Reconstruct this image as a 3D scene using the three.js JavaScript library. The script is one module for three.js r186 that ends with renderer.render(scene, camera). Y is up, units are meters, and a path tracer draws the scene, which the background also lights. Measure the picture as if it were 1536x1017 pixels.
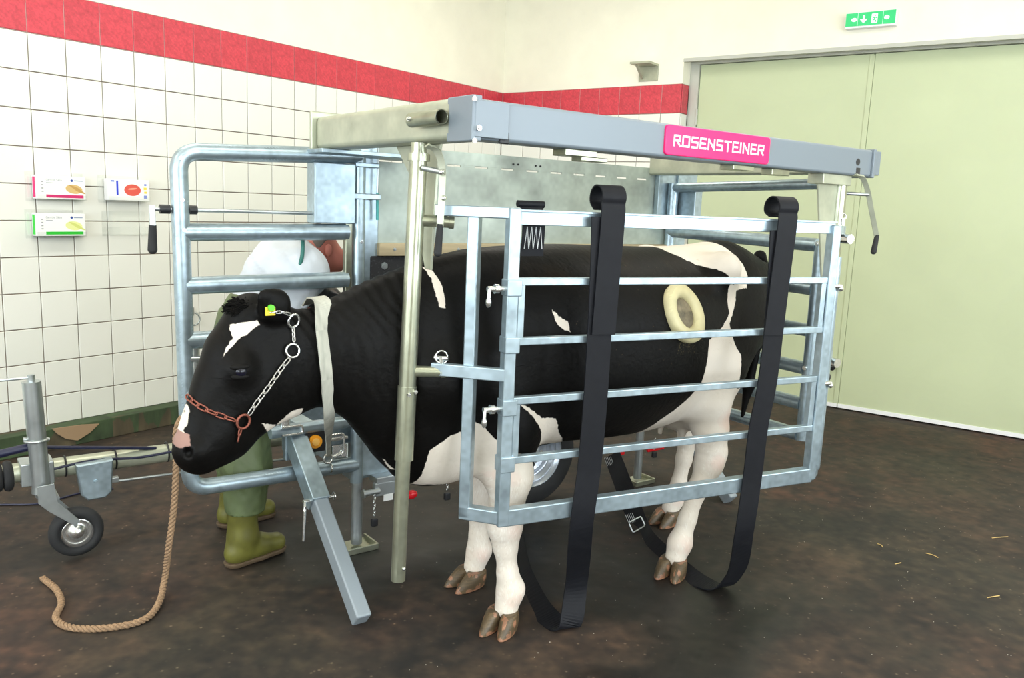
import * as THREE from 'three';
import { mergeGeometries } from 'three/addons/utils/BufferGeometryUtils.js';
import { RoundedBoxGeometry } from 'three/addons/geometries/RoundedBoxGeometry.js';
import { RectAreaLightUniformsLib } from 'three/addons/lights/RectAreaLightUniformsLib.js';
import { FontLoader } from 'three/addons/loaders/FontLoader.js';
import { TextGeometry } from 'three/addons/geometries/TextGeometry.js';

// ------------------------------------------------------------------ camera, light, exposure
const V3 = (x, y, z) => new THREE.Vector3(x, y, z);
const scene = new THREE.Scene();
scene.background = new THREE.Color(0.62, 0.74, 0.9);
const FPX = 1235.3, PITCH = 0.1626, YAW = -0.6153, ROLL = 0.0412;
const CAM = V3(5.2115, 1.6076, 7.0319);
const camR0 = V3(Math.cos(YAW), 0, Math.sin(YAW)), camF0 = V3(Math.sin(YAW), 0, -Math.cos(YAW)), UP = V3(0, 1, 0);
const camF = camF0.clone().multiplyScalar(Math.cos(PITCH)).addScaledVector(UP, -Math.sin(PITCH));
const camU0 = UP.clone().multiplyScalar(Math.cos(PITCH)).addScaledVector(camF0, Math.sin(PITCH));
const camR = camR0.clone().multiplyScalar(Math.cos(ROLL)).addScaledVector(camU0, Math.sin(ROLL));
const camU = camU0.clone().multiplyScalar(Math.cos(ROLL)).addScaledVector(camR0, -Math.sin(ROLL));
const camera = new THREE.PerspectiveCamera(2 * Math.atan(508.5 / FPX) * 180 / Math.PI, 1536 / 1017, 0.05, 60);
camera.position.copy(CAM);
camera.quaternion.setFromRotationMatrix(new THREE.Matrix4().makeBasis(camR, camU, camF.clone().negate()));
camera.updateMatrixWorld();
scene.add(camera);
const renderer = new THREE.WebGLRenderer({ antialias: true });
renderer.toneMapping = THREE.LinearToneMapping;
renderer.toneMappingExposure = 1.42;
renderer.shadowMap.enabled = true;
RectAreaLightUniformsLib.init();
const CEIL = 3.9, ROOM_X = 8.6, ROOM_Z = 10.4;
const LAMP_I = 15, LAMP_COL = new THREE.Color(1.0, 0.965, 0.87);
const WIN_I = 5.5, WIN_COL = new THREE.Color(0.80, 0.90, 1.0);

// ------------------------------------------------------------------ crush frame: u along the crush (to the rear), h up, v across (to the viewer)
const ORG = V3(2.9387, 0, 4.5868), AX = V3(0.306, 0, -0.952).normalize(), NX = V3(0.952, 0, 0.306).normalize();
const TH = Math.atan2(-AX.z, AX.x);
const W = (u, h, v) => ORG.clone().addScaledVector(AX, u).addScaledVector(NX, v).add(V3(0, h, 0));
const toL = (p) => { const d = p.clone().sub(ORG); return V3(d.dot(AX), p.y, d.dot(NX)); };
const ray = (x, y) => camF.clone().addScaledVector(camR, (x - 768) / FPX).addScaledVector(camU, -(y - 508.5) / FPX);
const camL = toL(CAM);
const rayL = (x, y) => { const d = ray(x, y); return V3(d.dot(AX), d.y, d.dot(NX)); };
// a direction through a pixel, cut by a plane of the crush frame (v, u or h given): local (u, h, v)
function cut(x, y, k) {
  const d = rayL(x, y);
  const t = k.v !== undefined ? (k.v - camL.z) / d.z : k.u !== undefined ? (k.u - camL.x) / d.x : (k.h - camL.y) / d.y;
  return camL.clone().addScaledVector(d, t);
}
const cv = (x, y, v) => cut(x, y, { v });
const ch = (x, y, h) => cut(x, y, { h });
function onWorld(x, y, axis, val) { const d = ray(x, y); const t = (val - CAM[axis]) / d[axis]; return CAM.clone().addScaledVector(d, t); }

// ------------------------------------------------------------------ helpers
let seed = 7;
const rnd = () => { seed = (seed * 1664525 + 1013904223) >>> 0; return seed / 4294967296; };
const rr = (a, b) => a + (b - a) * rnd();
const used = {};
function numbered(n) { used[n] = (used[n] || 0) + 1; return used[n] === 1 ? n : n + '_' + String(used[n] - 1).padStart(3, '0'); }
function plain(g, keepUV) {
  let r = g.index ? g.toNonIndexed() : g;
  for (const k of Object.keys(r.attributes)) if (!['position', 'normal', 'uv'].includes(k)) r.deleteAttribute(k);
  if (!r.attributes.normal) r.computeVertexNormals();
  if (!keepUV || !r.attributes.uv) {
    const p = r.attributes.position, n = r.attributes.normal, uv = new Float32Array(p.count * 2);
    for (let i = 0; i < p.count; i += 3) {
      let ax = 0, ay = 0, az = 0;
      for (let k = 0; k < 3; k++) { ax += Math.abs(n.getX(i + k)); ay += Math.abs(n.getY(i + k)); az += Math.abs(n.getZ(i + k)); }
      for (let k = 0; k < 3; k++) {
        const x = p.getX(i + k), y = p.getY(i + k), z = p.getZ(i + k); let a, b;
        if (ay >= ax && ay >= az) { a = x; b = z; } else if (ax >= az) { a = z; b = y; } else { a = x; b = y; }
        uv[(i + k) * 2] = a; uv[(i + k) * 2 + 1] = b;
      }
    }
    r.setAttribute('uv', new THREE.BufferAttribute(uv, 2));
  }
  return r;
}
const join = (gs, keepUV) => { const a = [gs].flat(3).map((g) => plain(g, keepUV)); return a.length === 1 ? a[0] : mergeGeometries(a); };
function part(parent, name, gs, m, o = {}) {
  const mesh = new THREE.Mesh(join(gs, o.keepUV), m);
  mesh.name = o.name || name; mesh.castShadow = mesh.receiveShadow = true;
  if (o.label) mesh.userData.label = o.label;
  if (o.kind) mesh.userData.kind = o.kind;
  parent.add(mesh);
  return mesh;
}
const each = (parent, name, list, m, o = {}) => list.map((g) => part(parent, name, g, m, o));
function thing(name, label, category, o = {}) {
  const g = new THREE.Group(); g.name = numbered(name);
  g.userData = { label, category };
  if (o.group) g.userData.group = o.group;
  if (!o.world) { g.position.copy(ORG); g.rotation.y = TH; }
  scene.add(g); return g;
}
function single(name, label, category, gs, m, o = {}) {     // a thing that is one mesh
  const mesh = part(scene, numbered(name), gs, m, o);
  mesh.userData.label = label; mesh.userData.category = category;
  if (o.group) mesh.userData.group = o.group;
  if (!o.world) { mesh.position.copy(ORG); mesh.rotation.y = TH; }
  rebase(mesh); return mesh;
}
function struct(name, gs, m, o = {}) { const s = part(scene, name, gs, m, o); s.userData.kind = 'structure'; return s; }
function rebase(g) {                                        // puts the origin at the foot of the thing
  const box = new THREE.Box3(), done = new Set();
  g.traverse((c) => { if (c.isMesh) { c.geometry.computeBoundingBox(); box.union(c.geometry.boundingBox); } });
  const c = box.getCenter(V3()); c.y = box.min.y;
  g.traverse((m) => { if (m.isMesh && !done.has(m.geometry)) { done.add(m.geometry); m.geometry.translate(-c.x, -c.y, -c.z); } });
  g.position.add(c.clone().applyAxisAngle(UP, g.rotation.y));
  return g;
}
function basisTo(p, q, up) {
  const z = q.clone().sub(p).normalize(); let u = (up || UP).clone();
  if (Math.abs(u.dot(z)) > 0.98) u = Math.abs(z.x) < 0.9 ? V3(1, 0, 0) : V3(0, 0, 1);
  const x = u.clone().cross(z).normalize(), y = z.clone().cross(x);
  return new THREE.Matrix4().makeBasis(x, y, z).setPosition(p.clone().add(q).multiplyScalar(0.5));
}
const bar = (p, q, w, h, o = {}) => new RoundedBoxGeometry(w, h, p.distanceTo(q) + (o.ext || 0), 2, o.r ?? Math.min(w, h) * 0.13).applyMatrix4(basisTo(p, q, o.up));
const rod = (p, q, r, r2 = r, seg = 18) => new THREE.CylinderGeometry(r2, r, p.distanceTo(q), seg, 1).applyMatrix4(new THREE.Matrix4().makeRotationX(Math.PI / 2)).applyMatrix4(basisTo(p, q));
function hollow(p, q, r, wall) {
  const L = p.distanceTo(q), pts = [[r - wall, -L / 2], [r, -L / 2], [r, L / 2], [r - wall, L / 2], [r - wall, -L / 2]].map((a) => new THREE.Vector2(...a));
  return new THREE.LatheGeometry(pts, 22).applyMatrix4(new THREE.Matrix4().makeRotationX(Math.PI / 2)).applyMatrix4(basisTo(p, q));
}
const block = (u0, u1, h0, h1, v0, v1, r = 0.003) => new RoundedBoxGeometry(Math.abs(u1 - u0), Math.abs(h1 - h0), Math.abs(v1 - v0), 2, r).translate((u0 + u1) / 2, (h0 + h1) / 2, (v0 + v1) / 2);
const box = (x0, x1, y0, y1, z0, z1) => new THREE.BoxGeometry(x1 - x0, y1 - y0, z1 - z0).translate((x0 + x1) / 2, (y0 + y1) / 2, (z0 + z1) / 2);
const ball = (p, r, s = [1, 1, 1], n = 14) => new THREE.SphereGeometry(r, n + 4, n).scale(...s).translate(p.x, p.y, p.z);
function pathCurve(pts, fil) {
  const c = new THREE.CurvePath(); let last = pts[0];
  for (let i = 1; i < pts.length; i++) {
    if (i < pts.length - 1 && fil > 0) {
      const a = pts[i].clone().add(pts[i - 1].clone().sub(pts[i]).setLength(fil)), b = pts[i].clone().add(pts[i + 1].clone().sub(pts[i]).setLength(fil));
      c.add(new THREE.LineCurve3(last, a)); c.add(new THREE.QuadraticBezierCurve3(a, pts[i], b)); last = b;
    } else { c.add(new THREE.LineCurve3(last, pts[i])); last = pts[i]; }
  }
  return c;
}
const pipe = (pts, r, fil = 0.1, n = 110, seg = 16) => new THREE.TubeGeometry(pathCurve(pts, fil), n, r, seg, false);
const spline = (pts, r, n = 80, seg = 10) => new THREE.TubeGeometry(new THREE.CatmullRomCurve3(pts), n, r, seg, false);
function hexBolt(p, dir, r = 0.011, l = 0.009) {
  const q = p.clone().addScaledVector(dir, l), q2 = q.clone().addScaledVector(dir, 0.004);
  return [new THREE.CylinderGeometry(r, r, l, 6).applyMatrix4(new THREE.Matrix4().makeRotationX(Math.PI / 2)).applyMatrix4(basisTo(p, q)), rod(q, q2, r * 0.55, r * 0.55, 8)];
}
function torus(p, R, r, dir, squash = 1, spin = 0, n = 20) {
  return new THREE.TorusGeometry(R, r, 8, n).scale(squash, 1, 1).rotateZ(spin).applyMatrix4(basisTo(p.clone().sub(dir.clone().multiplyScalar(0.01)), p.clone().add(dir.clone().multiplyScalar(0.01))));
}
// flat ribbon with thickness along a path; side(i) gives the width direction
function ribbon(pts, width, th, side, n = 90) {
  const cur = new THREE.CatmullRomCurve3(pts, false, 'centripetal'), pos = [], idx = [];
  const P = cur.getPoints(n), T = P.map((p, i) => cur.getTangent(i / n));
  for (let i = 0; i <= n; i++) {
    const f = i / n, s = side(f).clone(); s.addScaledVector(T[i], -s.dot(T[i])).normalize();
    const nn = T[i].clone().cross(s).normalize(), w = (typeof width === 'function' ? width(f) : width) / 2, t = th / 2;
    for (const [a, b] of [[-1, -1], [1, -1], [1, 1], [-1, 1]]) { const q = P[i].clone().addScaledVector(s, a * w).addScaledVector(nn, b * t); pos.push(q.x, q.y, q.z); }
  }
  for (let i = 0; i < n; i++) for (let k = 0; k < 4; k++) { const a = i * 4 + k, b = i * 4 + (k + 1) % 4, c = a + 4, d = b + 4; idx.push(a, b, d, a, d, c); }
  idx.push(0, 2, 1, 0, 3, 2); const e = n * 4; idx.push(e, e + 1, e + 2, e, e + 2, e + 3);
  const g = new THREE.BufferGeometry(); g.setAttribute('position', new THREE.Float32BufferAttribute(pos, 3)); g.setIndex(idx);
  const r = g.toNonIndexed(); r.computeVertexNormals();
  // smooth along the path only
  const sm = g.clone(); sm.computeVertexNormals();
  return r;
}
function extrudePoly(pts2, depth, toWorld, bevel = 0.002) {
  const s = new THREE.Shape(pts2.map((a) => new THREE.Vector2(...a)));
  const g = new THREE.ExtrudeGeometry(s, { depth, bevelEnabled: bevel > 0, bevelSize: bevel, bevelThickness: bevel, bevelSegments: 1, curveSegments: 16 });
  return g.applyMatrix4(toWorld);
}
// value noise
const hash = (x, y) => { let h = (x * 374761393 + y * 668265263) | 0; h = (h ^ (h >>> 13)) * 1274126177 | 0; return ((h ^ (h >>> 16)) >>> 0) / 4294967296; };
function vnoise(x, y, per) {
  const xi = Math.floor(x), yi = Math.floor(y), fx = x - xi, fy = y - yi, sx = fx * fx * (3 - 2 * fx), sy = fy * fy * (3 - 2 * fy);
  const m = (a) => per ? ((a % per) + per) % per : a;
  const a = hash(m(xi), m(yi)), b = hash(m(xi + 1), m(yi)), c = hash(m(xi), m(yi + 1)), d = hash(m(xi + 1), m(yi + 1));
  return a + (b - a) * sx + (c - a) * sy + (a - b - c + d) * sx * sy;
}
function fbm(x, y, o = 4, per) { let s = 0, a = 0.5, t = 0; for (let i = 0; i < o; i++) { s += a * vnoise(x, y, per); t += a; x *= 2; y *= 2; if (per) per *= 2; a *= 0.5; } return s / t; }
function tex(w, h, fn, srgb = true, rep) {
  const d = new Uint8Array(w * h * 4);
  for (let y = 0; y < h; y++) for (let x = 0; x < w; x++) { const c = fn(x / w, y / h, x, y), i = (y * w + x) * 4; d[i] = Math.max(0, Math.min(255, c[0])); d[i + 1] = Math.max(0, Math.min(255, c[1])); d[i + 2] = Math.max(0, Math.min(255, c[2])); d[i + 3] = 255; }
  const t = new THREE.DataTexture(d, w, h); t.magFilter = THREE.LinearFilter; t.minFilter = THREE.LinearMipmapLinearFilter; t.generateMipmaps = true;
  t.wrapS = t.wrapT = THREE.RepeatWrapping; if (srgb) t.colorSpace = THREE.SRGBColorSpace; if (rep) t.repeat.set(rep, rep); t.needsUpdate = true; return t;
}
function canvasTex(w, h, draw) {
  const c = document.createElement('canvas'); c.width = w; c.height = h; draw(c.getContext('2d'), w, h);
  const t = new THREE.CanvasTexture(c); t.colorSpace = THREE.SRGBColorSpace; return t;
}
const std = (o) => new THREE.MeshStandardMaterial(o);
const rgb = (r, g, b) => new THREE.Color().setRGB(r, g, b);

// ------------------------------------------------------------------ materials
const galvMap = (r, g, b, k) => tex(256, 256, (x, y) => {
  const n = fbm(x * 6, y * 6, 4, 6), c = vnoise(x * 40, y * 40, 40), s = 0.86 + 0.22 * n + 0.07 * (c - 0.5) * k; return [r * s, g * s, b * s];
}, true, 1.6);
const M = {};
M.galv = std({ map: galvMap(172, 189, 198, 1.7), metalness: 0.72, roughness: 0.36 });
M.galvPlate = std({ map: tex(512, 512, (x, y) => {
  const n = fbm(x * 4, y * 4, 5, 4), c = vnoise(x * 60, y * 60, 60), s = 0.56 + 0.72 * n + 0.06 * c; return [166 * s, 175 * s, 166 * s];
}, true, 0.9), metalness: 0.5, roughness: 0.46 });
M.zinc = std({ map: galvMap(172, 174, 152, 0.9), metalness: 0.8, roughness: 0.3 });
M.zincPaint = std({ map: galvMap(186, 189, 168, 0.5), metalness: 0.45, roughness: 0.38 });
M.grey = std({ color: rgb(0.195, 0.23, 0.262), metalness: 0.1, roughness: 0.42 });
M.greyLeg = std({ color: rgb(0.25, 0.285, 0.31), metalness: 0.1, roughness: 0.45 });
M.chrome = std({ color: rgb(0.75, 0.76, 0.74), metalness: 0.95, roughness: 0.22 });
M.steel = std({ map: galvMap(190, 196, 196, 0.4), metalness: 0.8, roughness: 0.3 });
M.black = std({ color: rgb(0.012, 0.012, 0.014), roughness: 0.5 });
M.rubber = std({ map: tex(128, 128, (x, y) => { const n = 26 + 14 * fbm(x * 16, y * 16, 3, 16); return [n, n, n + 1]; }), roughness: 0.8 });
M.pad = std({ map: tex(128, 128, (x, y) => { const n = vnoise(x * 64, y * 64, 64) > 0.8 ? 60 : 34; return [n, n, n + 3]; }, true, 3), roughness: 0.75 });
M.pink = std({ color: 0xf0146e, roughness: 0.35 });
M.white = std({ color: rgb(0.85, 0.85, 0.85), roughness: 0.5 });
M.wood = std({ map: tex(256, 256, (x, y) => { const n = fbm(x * 3, y * 40, 4); const s = 0.8 + 0.35 * n; return [176 * s, 160 * s, 128 * s]; }), roughness: 0.7 });
M.strap = new THREE.MeshPhysicalMaterial({ specularIntensity: 0.45, map: tex(128, 128, (x, y, i, j) => { const k = ((i >> 1) + j) % 4 < 2 ? 0 : 5; const n = 12 + k + 7 * fbm(x * 8, y * 8, 3, 8); return [n, n + 1, n + 6]; }, true, 6), roughness: 0.62 });
M.stitch = std({ color: rgb(0.55, 0.56, 0.55), roughness: 0.8 });
M.red = std({ color: rgb(0.72, 0.012, 0.02), roughness: 0.25 });
M.amber = std({ color: rgb(0.95, 0.38, 0.02), roughness: 0.25 });
M.amberPaintedGlow = std({ color: rgb(1.0, 0.55, 0.12), roughness: 0.25 });  // lighter amber, painting a glow at the reflector's centre
M.blueHose = std({ color: rgb(0.010, 0.012, 0.04), roughness: 0.4 });

// ------------------------------------------------------------------ the room
const T = 0.216, COLZ = 21.46 * T, H0 = 2.471, BAND = 0.2537, WALLC = rgb(0.86, 0.83, 0.70);
const wallPaint = std({ map: tex(256, 256, (x, y) => { const s = 0.975 + 0.04 * fbm(x * 12, y * 12, 4, 12); return [244 * s, 240 * s, 222 * s]; }, true, 0.5), roughness: 0.9 });
const grout = std({ map: tex(128, 128, (x, y) => { const s = 0.85 + 0.3 * fbm(x * 8, y * 8, 3, 8); return [128 * s, 112 * s, 98 * s]; }), roughness: 0.95 });
const tileMats = [0, 1, 2].map((k) => std({ color: rgb(0.82 + 0.012 * k, 0.815 + 0.01 * k, 0.745 + 0.012 * k), roughness: 0.22 }));
const redMap = tex(256, 256, (x, y) => { const n = fbm(x * 18 + y * 6, y * 18, 4, 0), m = fbm(x * 50, y * 50, 2); const s = 0.86 + 0.2 * n + 0.12 * (m - 0.5); return [214 * s, 62 * s + 8 * n, 76 * s + 8 * n]; }, true, 3);
const redMats = [0, 1].map((k) => std({ map: redMap, color: k ? rgb(1, 1, 1) : rgb(0.94, 0.95, 0.95), roughness: 0.35 }));
const floorMap = tex(1536, 1536, (x, y) => {
  const X = x * 11, Y = y * 11;                       // metres
  const big = fbm(X * 0.55 + 3, Y * 0.55 + 9, 4), mid = fbm(X * 2.6, Y * 2.6, 4), fine = fbm(X * 22, Y * 22, 3), sm = fbm(X * 5 + 40, Y * 1.6 + 11, 3);
  let s = 0.27 + 0.55 * big + 0.40 * (mid - 0.5) + 0.55 * (fine - 0.5) + 0.3 * (sm - 0.5);
  let r = 88 * s, g = 66 * s, b = 49 * s;
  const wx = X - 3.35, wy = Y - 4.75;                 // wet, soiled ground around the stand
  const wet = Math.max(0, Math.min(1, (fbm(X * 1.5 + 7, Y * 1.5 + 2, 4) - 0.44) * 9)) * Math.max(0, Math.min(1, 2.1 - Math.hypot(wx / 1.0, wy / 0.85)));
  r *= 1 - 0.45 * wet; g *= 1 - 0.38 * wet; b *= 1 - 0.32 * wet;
  const gr = Math.max(0, fbm(X * 1.1 + 20, Y * 1.1 + 5, 3) - 0.52) * 2.2; g *= 1 + 0.05 * gr; r *= 1 - 0.12 * gr;
  const rd = Math.max(0, fbm(X * 1.7 + 50, Y * 1.7 + 31, 3) - 0.55) * 2.5; r *= 1 + 0.35 * rd;
  const sp = hash(Math.floor(X * 140), Math.floor(Y * 140)); if (sp > 0.9975) { r += 70; g += 64; b += 55; } else if (sp > 0.994) { r += 22; g += 20; b += 16; }
  return [r, g, b];
});
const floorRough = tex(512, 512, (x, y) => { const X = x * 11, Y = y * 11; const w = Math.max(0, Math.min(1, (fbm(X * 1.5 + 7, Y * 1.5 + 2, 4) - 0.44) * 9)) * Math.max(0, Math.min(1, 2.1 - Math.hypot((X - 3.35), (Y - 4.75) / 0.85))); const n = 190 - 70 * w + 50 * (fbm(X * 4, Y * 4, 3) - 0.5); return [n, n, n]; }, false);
const floorBump = tex(1024, 1024, (x, y) => { const n = 255 * fbm(x * 90, y * 90, 4); return [n, n, n]; }, false);
for (const t of [floorMap, floorRough, floorBump]) t.repeat.set(1 / 11, 1 / 11);
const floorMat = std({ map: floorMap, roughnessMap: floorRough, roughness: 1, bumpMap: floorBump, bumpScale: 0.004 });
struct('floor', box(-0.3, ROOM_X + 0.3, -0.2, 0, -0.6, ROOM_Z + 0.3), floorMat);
struct('ceiling', box(-0.3, ROOM_X + 0.3, CEIL, CEIL + 0.2, -0.6, ROOM_Z + 0.3), wallPaint);
const lightGrout = std({ color: rgb(0.72, 0.52, 0.48), roughness: 0.95 });
const wallLeft = struct('wall_left', [box(-0.3, -0.009, 0, H0 + BAND, -0.3, ROOM_Z + 0.3)], grout);
part(wallLeft, 'upper_plaster', box(-0.3, 0.001, H0 + BAND, CEIL, -0.3, ROOM_Z + 0.3), wallPaint);
part(wallLeft, 'border_bed', box(-0.02, -0.0075, H0 + 0.001, H0 + BAND, -0.009, ROOM_Z), lightGrout);
// one tile with a bevelled face; local x,y span 0..w,0..h, face towards +z
function tileGeo(w, h) {
  const g = 0.0029, b = 0.0025, d = 0.009, x0 = g, x1 = w - g, y0 = g, y1 = h - g, P = [], I = [];
  const ring = (e, z) => P.push(x0 + e, y0 + e, z, x1 - e, y0 + e, z, x1 - e, y1 - e, z, x0 + e, y1 - e, z);
  ring(0, 0); ring(0, d - b); ring(b, d);
  for (let k = 0; k < 2; k++) for (let i = 0; i < 4; i++) { const a = k * 4 + i, c = k * 4 + (i + 1) % 4; I.push(a, c, c + 4, a, c + 4, a + 4); }
  I.push(8, 9, 10, 8, 10, 11);
  const q = new THREE.BufferGeometry(); q.setAttribute('position', new THREE.Float32BufferAttribute(P, 3)); q.setIndex(I);
  const r = q.toNonIndexed(); r.computeVertexNormals(); return plain(r);
}
const geoTile = tileGeo(T, T), geoRed = tileGeo(T, BAND), geoCut = tileGeo(T, 0.85 * T), geoNarrow = tileGeo(0.46 * T, T), geoNarrowRed = tileGeo(0.46 * T, BAND), geoNarrowCut = tileGeo(0.46 * T, 0.85 * T);
function putTile(parent, name, g, m, x, y, z, rotY) {
  const t = new THREE.Mesh(g, m); t.name = name; t.position.set(x, y, z); t.rotation.y = rotY; t.castShadow = t.receiveShadow = true; parent.add(t);
}
for (let c = -5; c <= 21; c++) {
  const nar = c === 21, z = COLZ - c * T;                                   // z of the joint nearer the room's front; tile runs to z - T
  const jit = () => (rnd() - 0.5) * 0.0012;
  putTile(wallLeft, 'border_tile', nar ? geoNarrowRed : geoRed, redMats[(c + 5) % 2], -0.009 + jit(), H0, z, Math.PI / 2);
  for (let r = 0; r < 11; r++) {
    const g = r === 10 ? (nar ? geoNarrowCut : geoCut) : (nar ? geoNarrow : geoTile);
    putTile(wallLeft, 'tile', g, tileMats[Math.floor(rnd() * 3)], -0.009 + jit(), r === 10 ? H0 - 10.85 * T : H0 - (r + 1) * T, z, Math.PI / 2);
  }
}
{ // the tiling goes on out of view
  const gs = [], gr = [];
  for (let c = -6; COLZ - c * T < ROOM_Z; c--) { const z = COLZ - c * T, rt = (g, y) => g.clone().rotateY(Math.PI / 2).translate(-0.009, y, z); gr.push(rt(geoRed, H0)); for (let r = 0; r < 11; r++) gs.push(r === 10 ? rt(geoCut, H0 - 10.85 * T) : rt(geoTile, H0 - (r + 1) * T)); }
  part(wallLeft, 'further_tiles', gs, tileMats[1], { kind: 'stuff' }); part(wallLeft, 'further_border_tiles', gr, redMats[0], { kind: 'stuff' });
}
// back wall with the recessed double door
const REV = onWorld(1022, 150, 'z', 0).x, DZ = -0.17;
const doorL = onWorld(1047, 160, 'z', DZ).x, SEAM = onWorld(1296, 235, 'z', DZ).x, DTOP = onWorld(1047, 98, 'z', DZ).y;
const TOPZ = onWorld(1028, 89, 'z', 0).y;
const DR = SEAM + (SEAM - doorL);
const wallBack = struct('wall_back', [box(-0.3, REV - 0.009, 0, H0 + BAND, -0.3, -0.009)], grout);
part(wallBack, 'upper_plaster', [box(-0.3, REV, H0 + BAND, CEIL, -0.3, 0.001), box(REV, DR + 0.12, TOPZ, CEIL, -0.3, 0.001), box(DR + 0.12, ROOM_X + 0.3, 0, CEIL, -0.3, 0.001)], wallPaint);
part(wallBack, 'outer_leaf', box(REV - 0.1, DR + 0.3, 0, TOPZ + 0.1, -0.45, -0.3), wallPaint);
part(wallBack, 'border_bed', box(0, REV - 0.009, H0 + 0.001, H0 + BAND, -0.02, -0.0075), lightGrout);
const J0 = 0.2736;
{
  const xs = [0.002]; for (let x = J0; x < REV - 0.02; x += T) xs.push(x); xs.push(REV - 0.004);
  for (let i = 0; i + 1 < xs.length; i++) {
    const w = xs[i + 1] - xs[i], full = Math.abs(w - T) < 1e-6;
    const gT = full ? geoTile : tileGeo(w, T), gR = full ? geoRed : tileGeo(w, BAND), gC = full ? geoCut : tileGeo(w, 0.85 * T);
    putTile(wallBack, 'border_tile', gR, redMats[i % 2], xs[i], H0, -0.009, 0);
    for (let r = 0; r < 11; r++) putTile(wallBack, 'tile', r === 10 ? gC : gT, tileMats[Math.floor(rnd() * 3)], xs[i], r === 10 ? H0 - 10.85 * T : H0 - (r + 1) * T, -0.009, 0);
  }
  // the reveal beside the door carries the same tiles
  const gw = tileGeo(0.13, T), gwr = tileGeo(0.13, BAND), gwc = tileGeo(0.13, 0.85 * T);
  putTile(wallBack, 'border_tile', gwr, redMats[0], REV - 0.009, H0, -0.012, Math.PI / 2);
  for (let r = 0; r < 11; r++) putTile(wallBack, 'tile', r === 10 ? gwc : gw, tileMats[r % 3], REV - 0.009, r === 10 ? H0 - 10.85 * T : H0 - (r + 1) * T, -0.012, Math.PI / 2);
  part(wallBack, 'base_strip', [box(0, REV, 0, H0 - 10.85 * T, -0.3, 0.002)], grout);
}
const doorPaint = std({ map: tex(256, 256, (x, y) => { const s = 0.97 + 0.05 * fbm(x * 5, y * 5, 4, 5); return [195 * s, 203 * s, 166 * s]; }, true, 0.4), roughness: 0.5 });
const framePaint = std({ color: rgb(0.50, 0.50, 0.44), roughness: 0.5 });
const leafA = struct('door_1', block(doorL, SEAM - 0.004, 0.02, DTOP, DZ - 0.05, DZ, 0.004), doorPaint);
part(leafA, 'bottom_seal', box(doorL, SEAM - 0.004, 0.012, 0.045, DZ, DZ + 0.008), M.white);
part(leafA, 'hinge', [rod(V3(doorL - 0.005, 2.38, DZ + 0.012), V3(doorL - 0.005, 2.52, DZ + 0.012), 0.012)], framePaint);
const leafB = struct('door_2', block(SEAM + 0.004, DR, 0.02, DTOP, DZ - 0.05, DZ, 0.004), doorPaint);
part(leafB, 'bottom_seal', box(SEAM + 0.004, DR, 0.012, 0.045, DZ, DZ + 0.008), M.white);
part(leafB, 'astragal', block(SEAM - 0.035, SEAM + 0.004, 0.03, DTOP - 0.01, DZ, DZ + 0.006, 0.002), doorPaint);
{ const k = onWorld(1257, 548, 'z', DZ); part(leafA, 'door_handle', [rod(V3(k.x - 0.03, k.y, DZ), V3(k.x - 0.03, k.y, DZ + 0.05), 0.011), ball(V3(k.x - 0.03, k.y, DZ + 0.06), 0.028, [1, 1.5, 0.7])], M.black, { label: 'black oval door handle' }); }
struct('trim_1', [box(REV, doorL - 0.004, 0, DTOP + 0.004, -0.3, DZ + 0.02), box(REV, DR + 0.12, DTOP + 0.004, TOPZ, -0.3, DZ + 0.03), box(DR, DR + 0.12, 0, DTOP + 0.004, -0.3, DZ + 0.02)], framePaint);
struct('trim_2', [box(REV - 0.002, DR + 0.14, TOPZ - 0.022, TOPZ + 0.008, -0.02, 0.008)], framePaint);
// the side out of view: plain walls; frosted windows added for bluish reflections in the steel
const wf = [[1.0, 3.4], [4.1, 6.5]], wr = [[2.2, 4.6], [5.6, 8.0]], WY0 = 1.1, WY1 = 3.1;
function wallWithHoles(name, along, a0, a1, holes, mk) {
  const gs = [mk(a0, a1, 0, WY0), mk(a0, a1, WY1, CEIL)]; let a = a0;
  for (const [b, c] of holes) { gs.push(mk(a, b, WY0, WY1)); a = c; }
  gs.push(mk(a, a1, WY0, WY1)); return struct(name, gs, wallPaint);
}
wallWithHoles('wall_front', 'x', -0.3, ROOM_X + 0.3, wf, (a, b, y0, y1) => box(a, b, y0, y1, ROOM_Z, ROOM_Z + 0.3));
wallWithHoles('wall_right', 'z', -0.3, ROOM_Z, wr, (a, b, y0, y1) => box(ROOM_X, ROOM_X + 0.3, y0, y1, a, b));
const addedPaneGlow = std({ color: rgb(0.8, 0.85, 0.9), roughness: 0.9, emissive: WIN_COL, emissiveIntensity: 1.1 });  // glowing glass of the added, unseen windows
let wn = 1;
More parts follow.
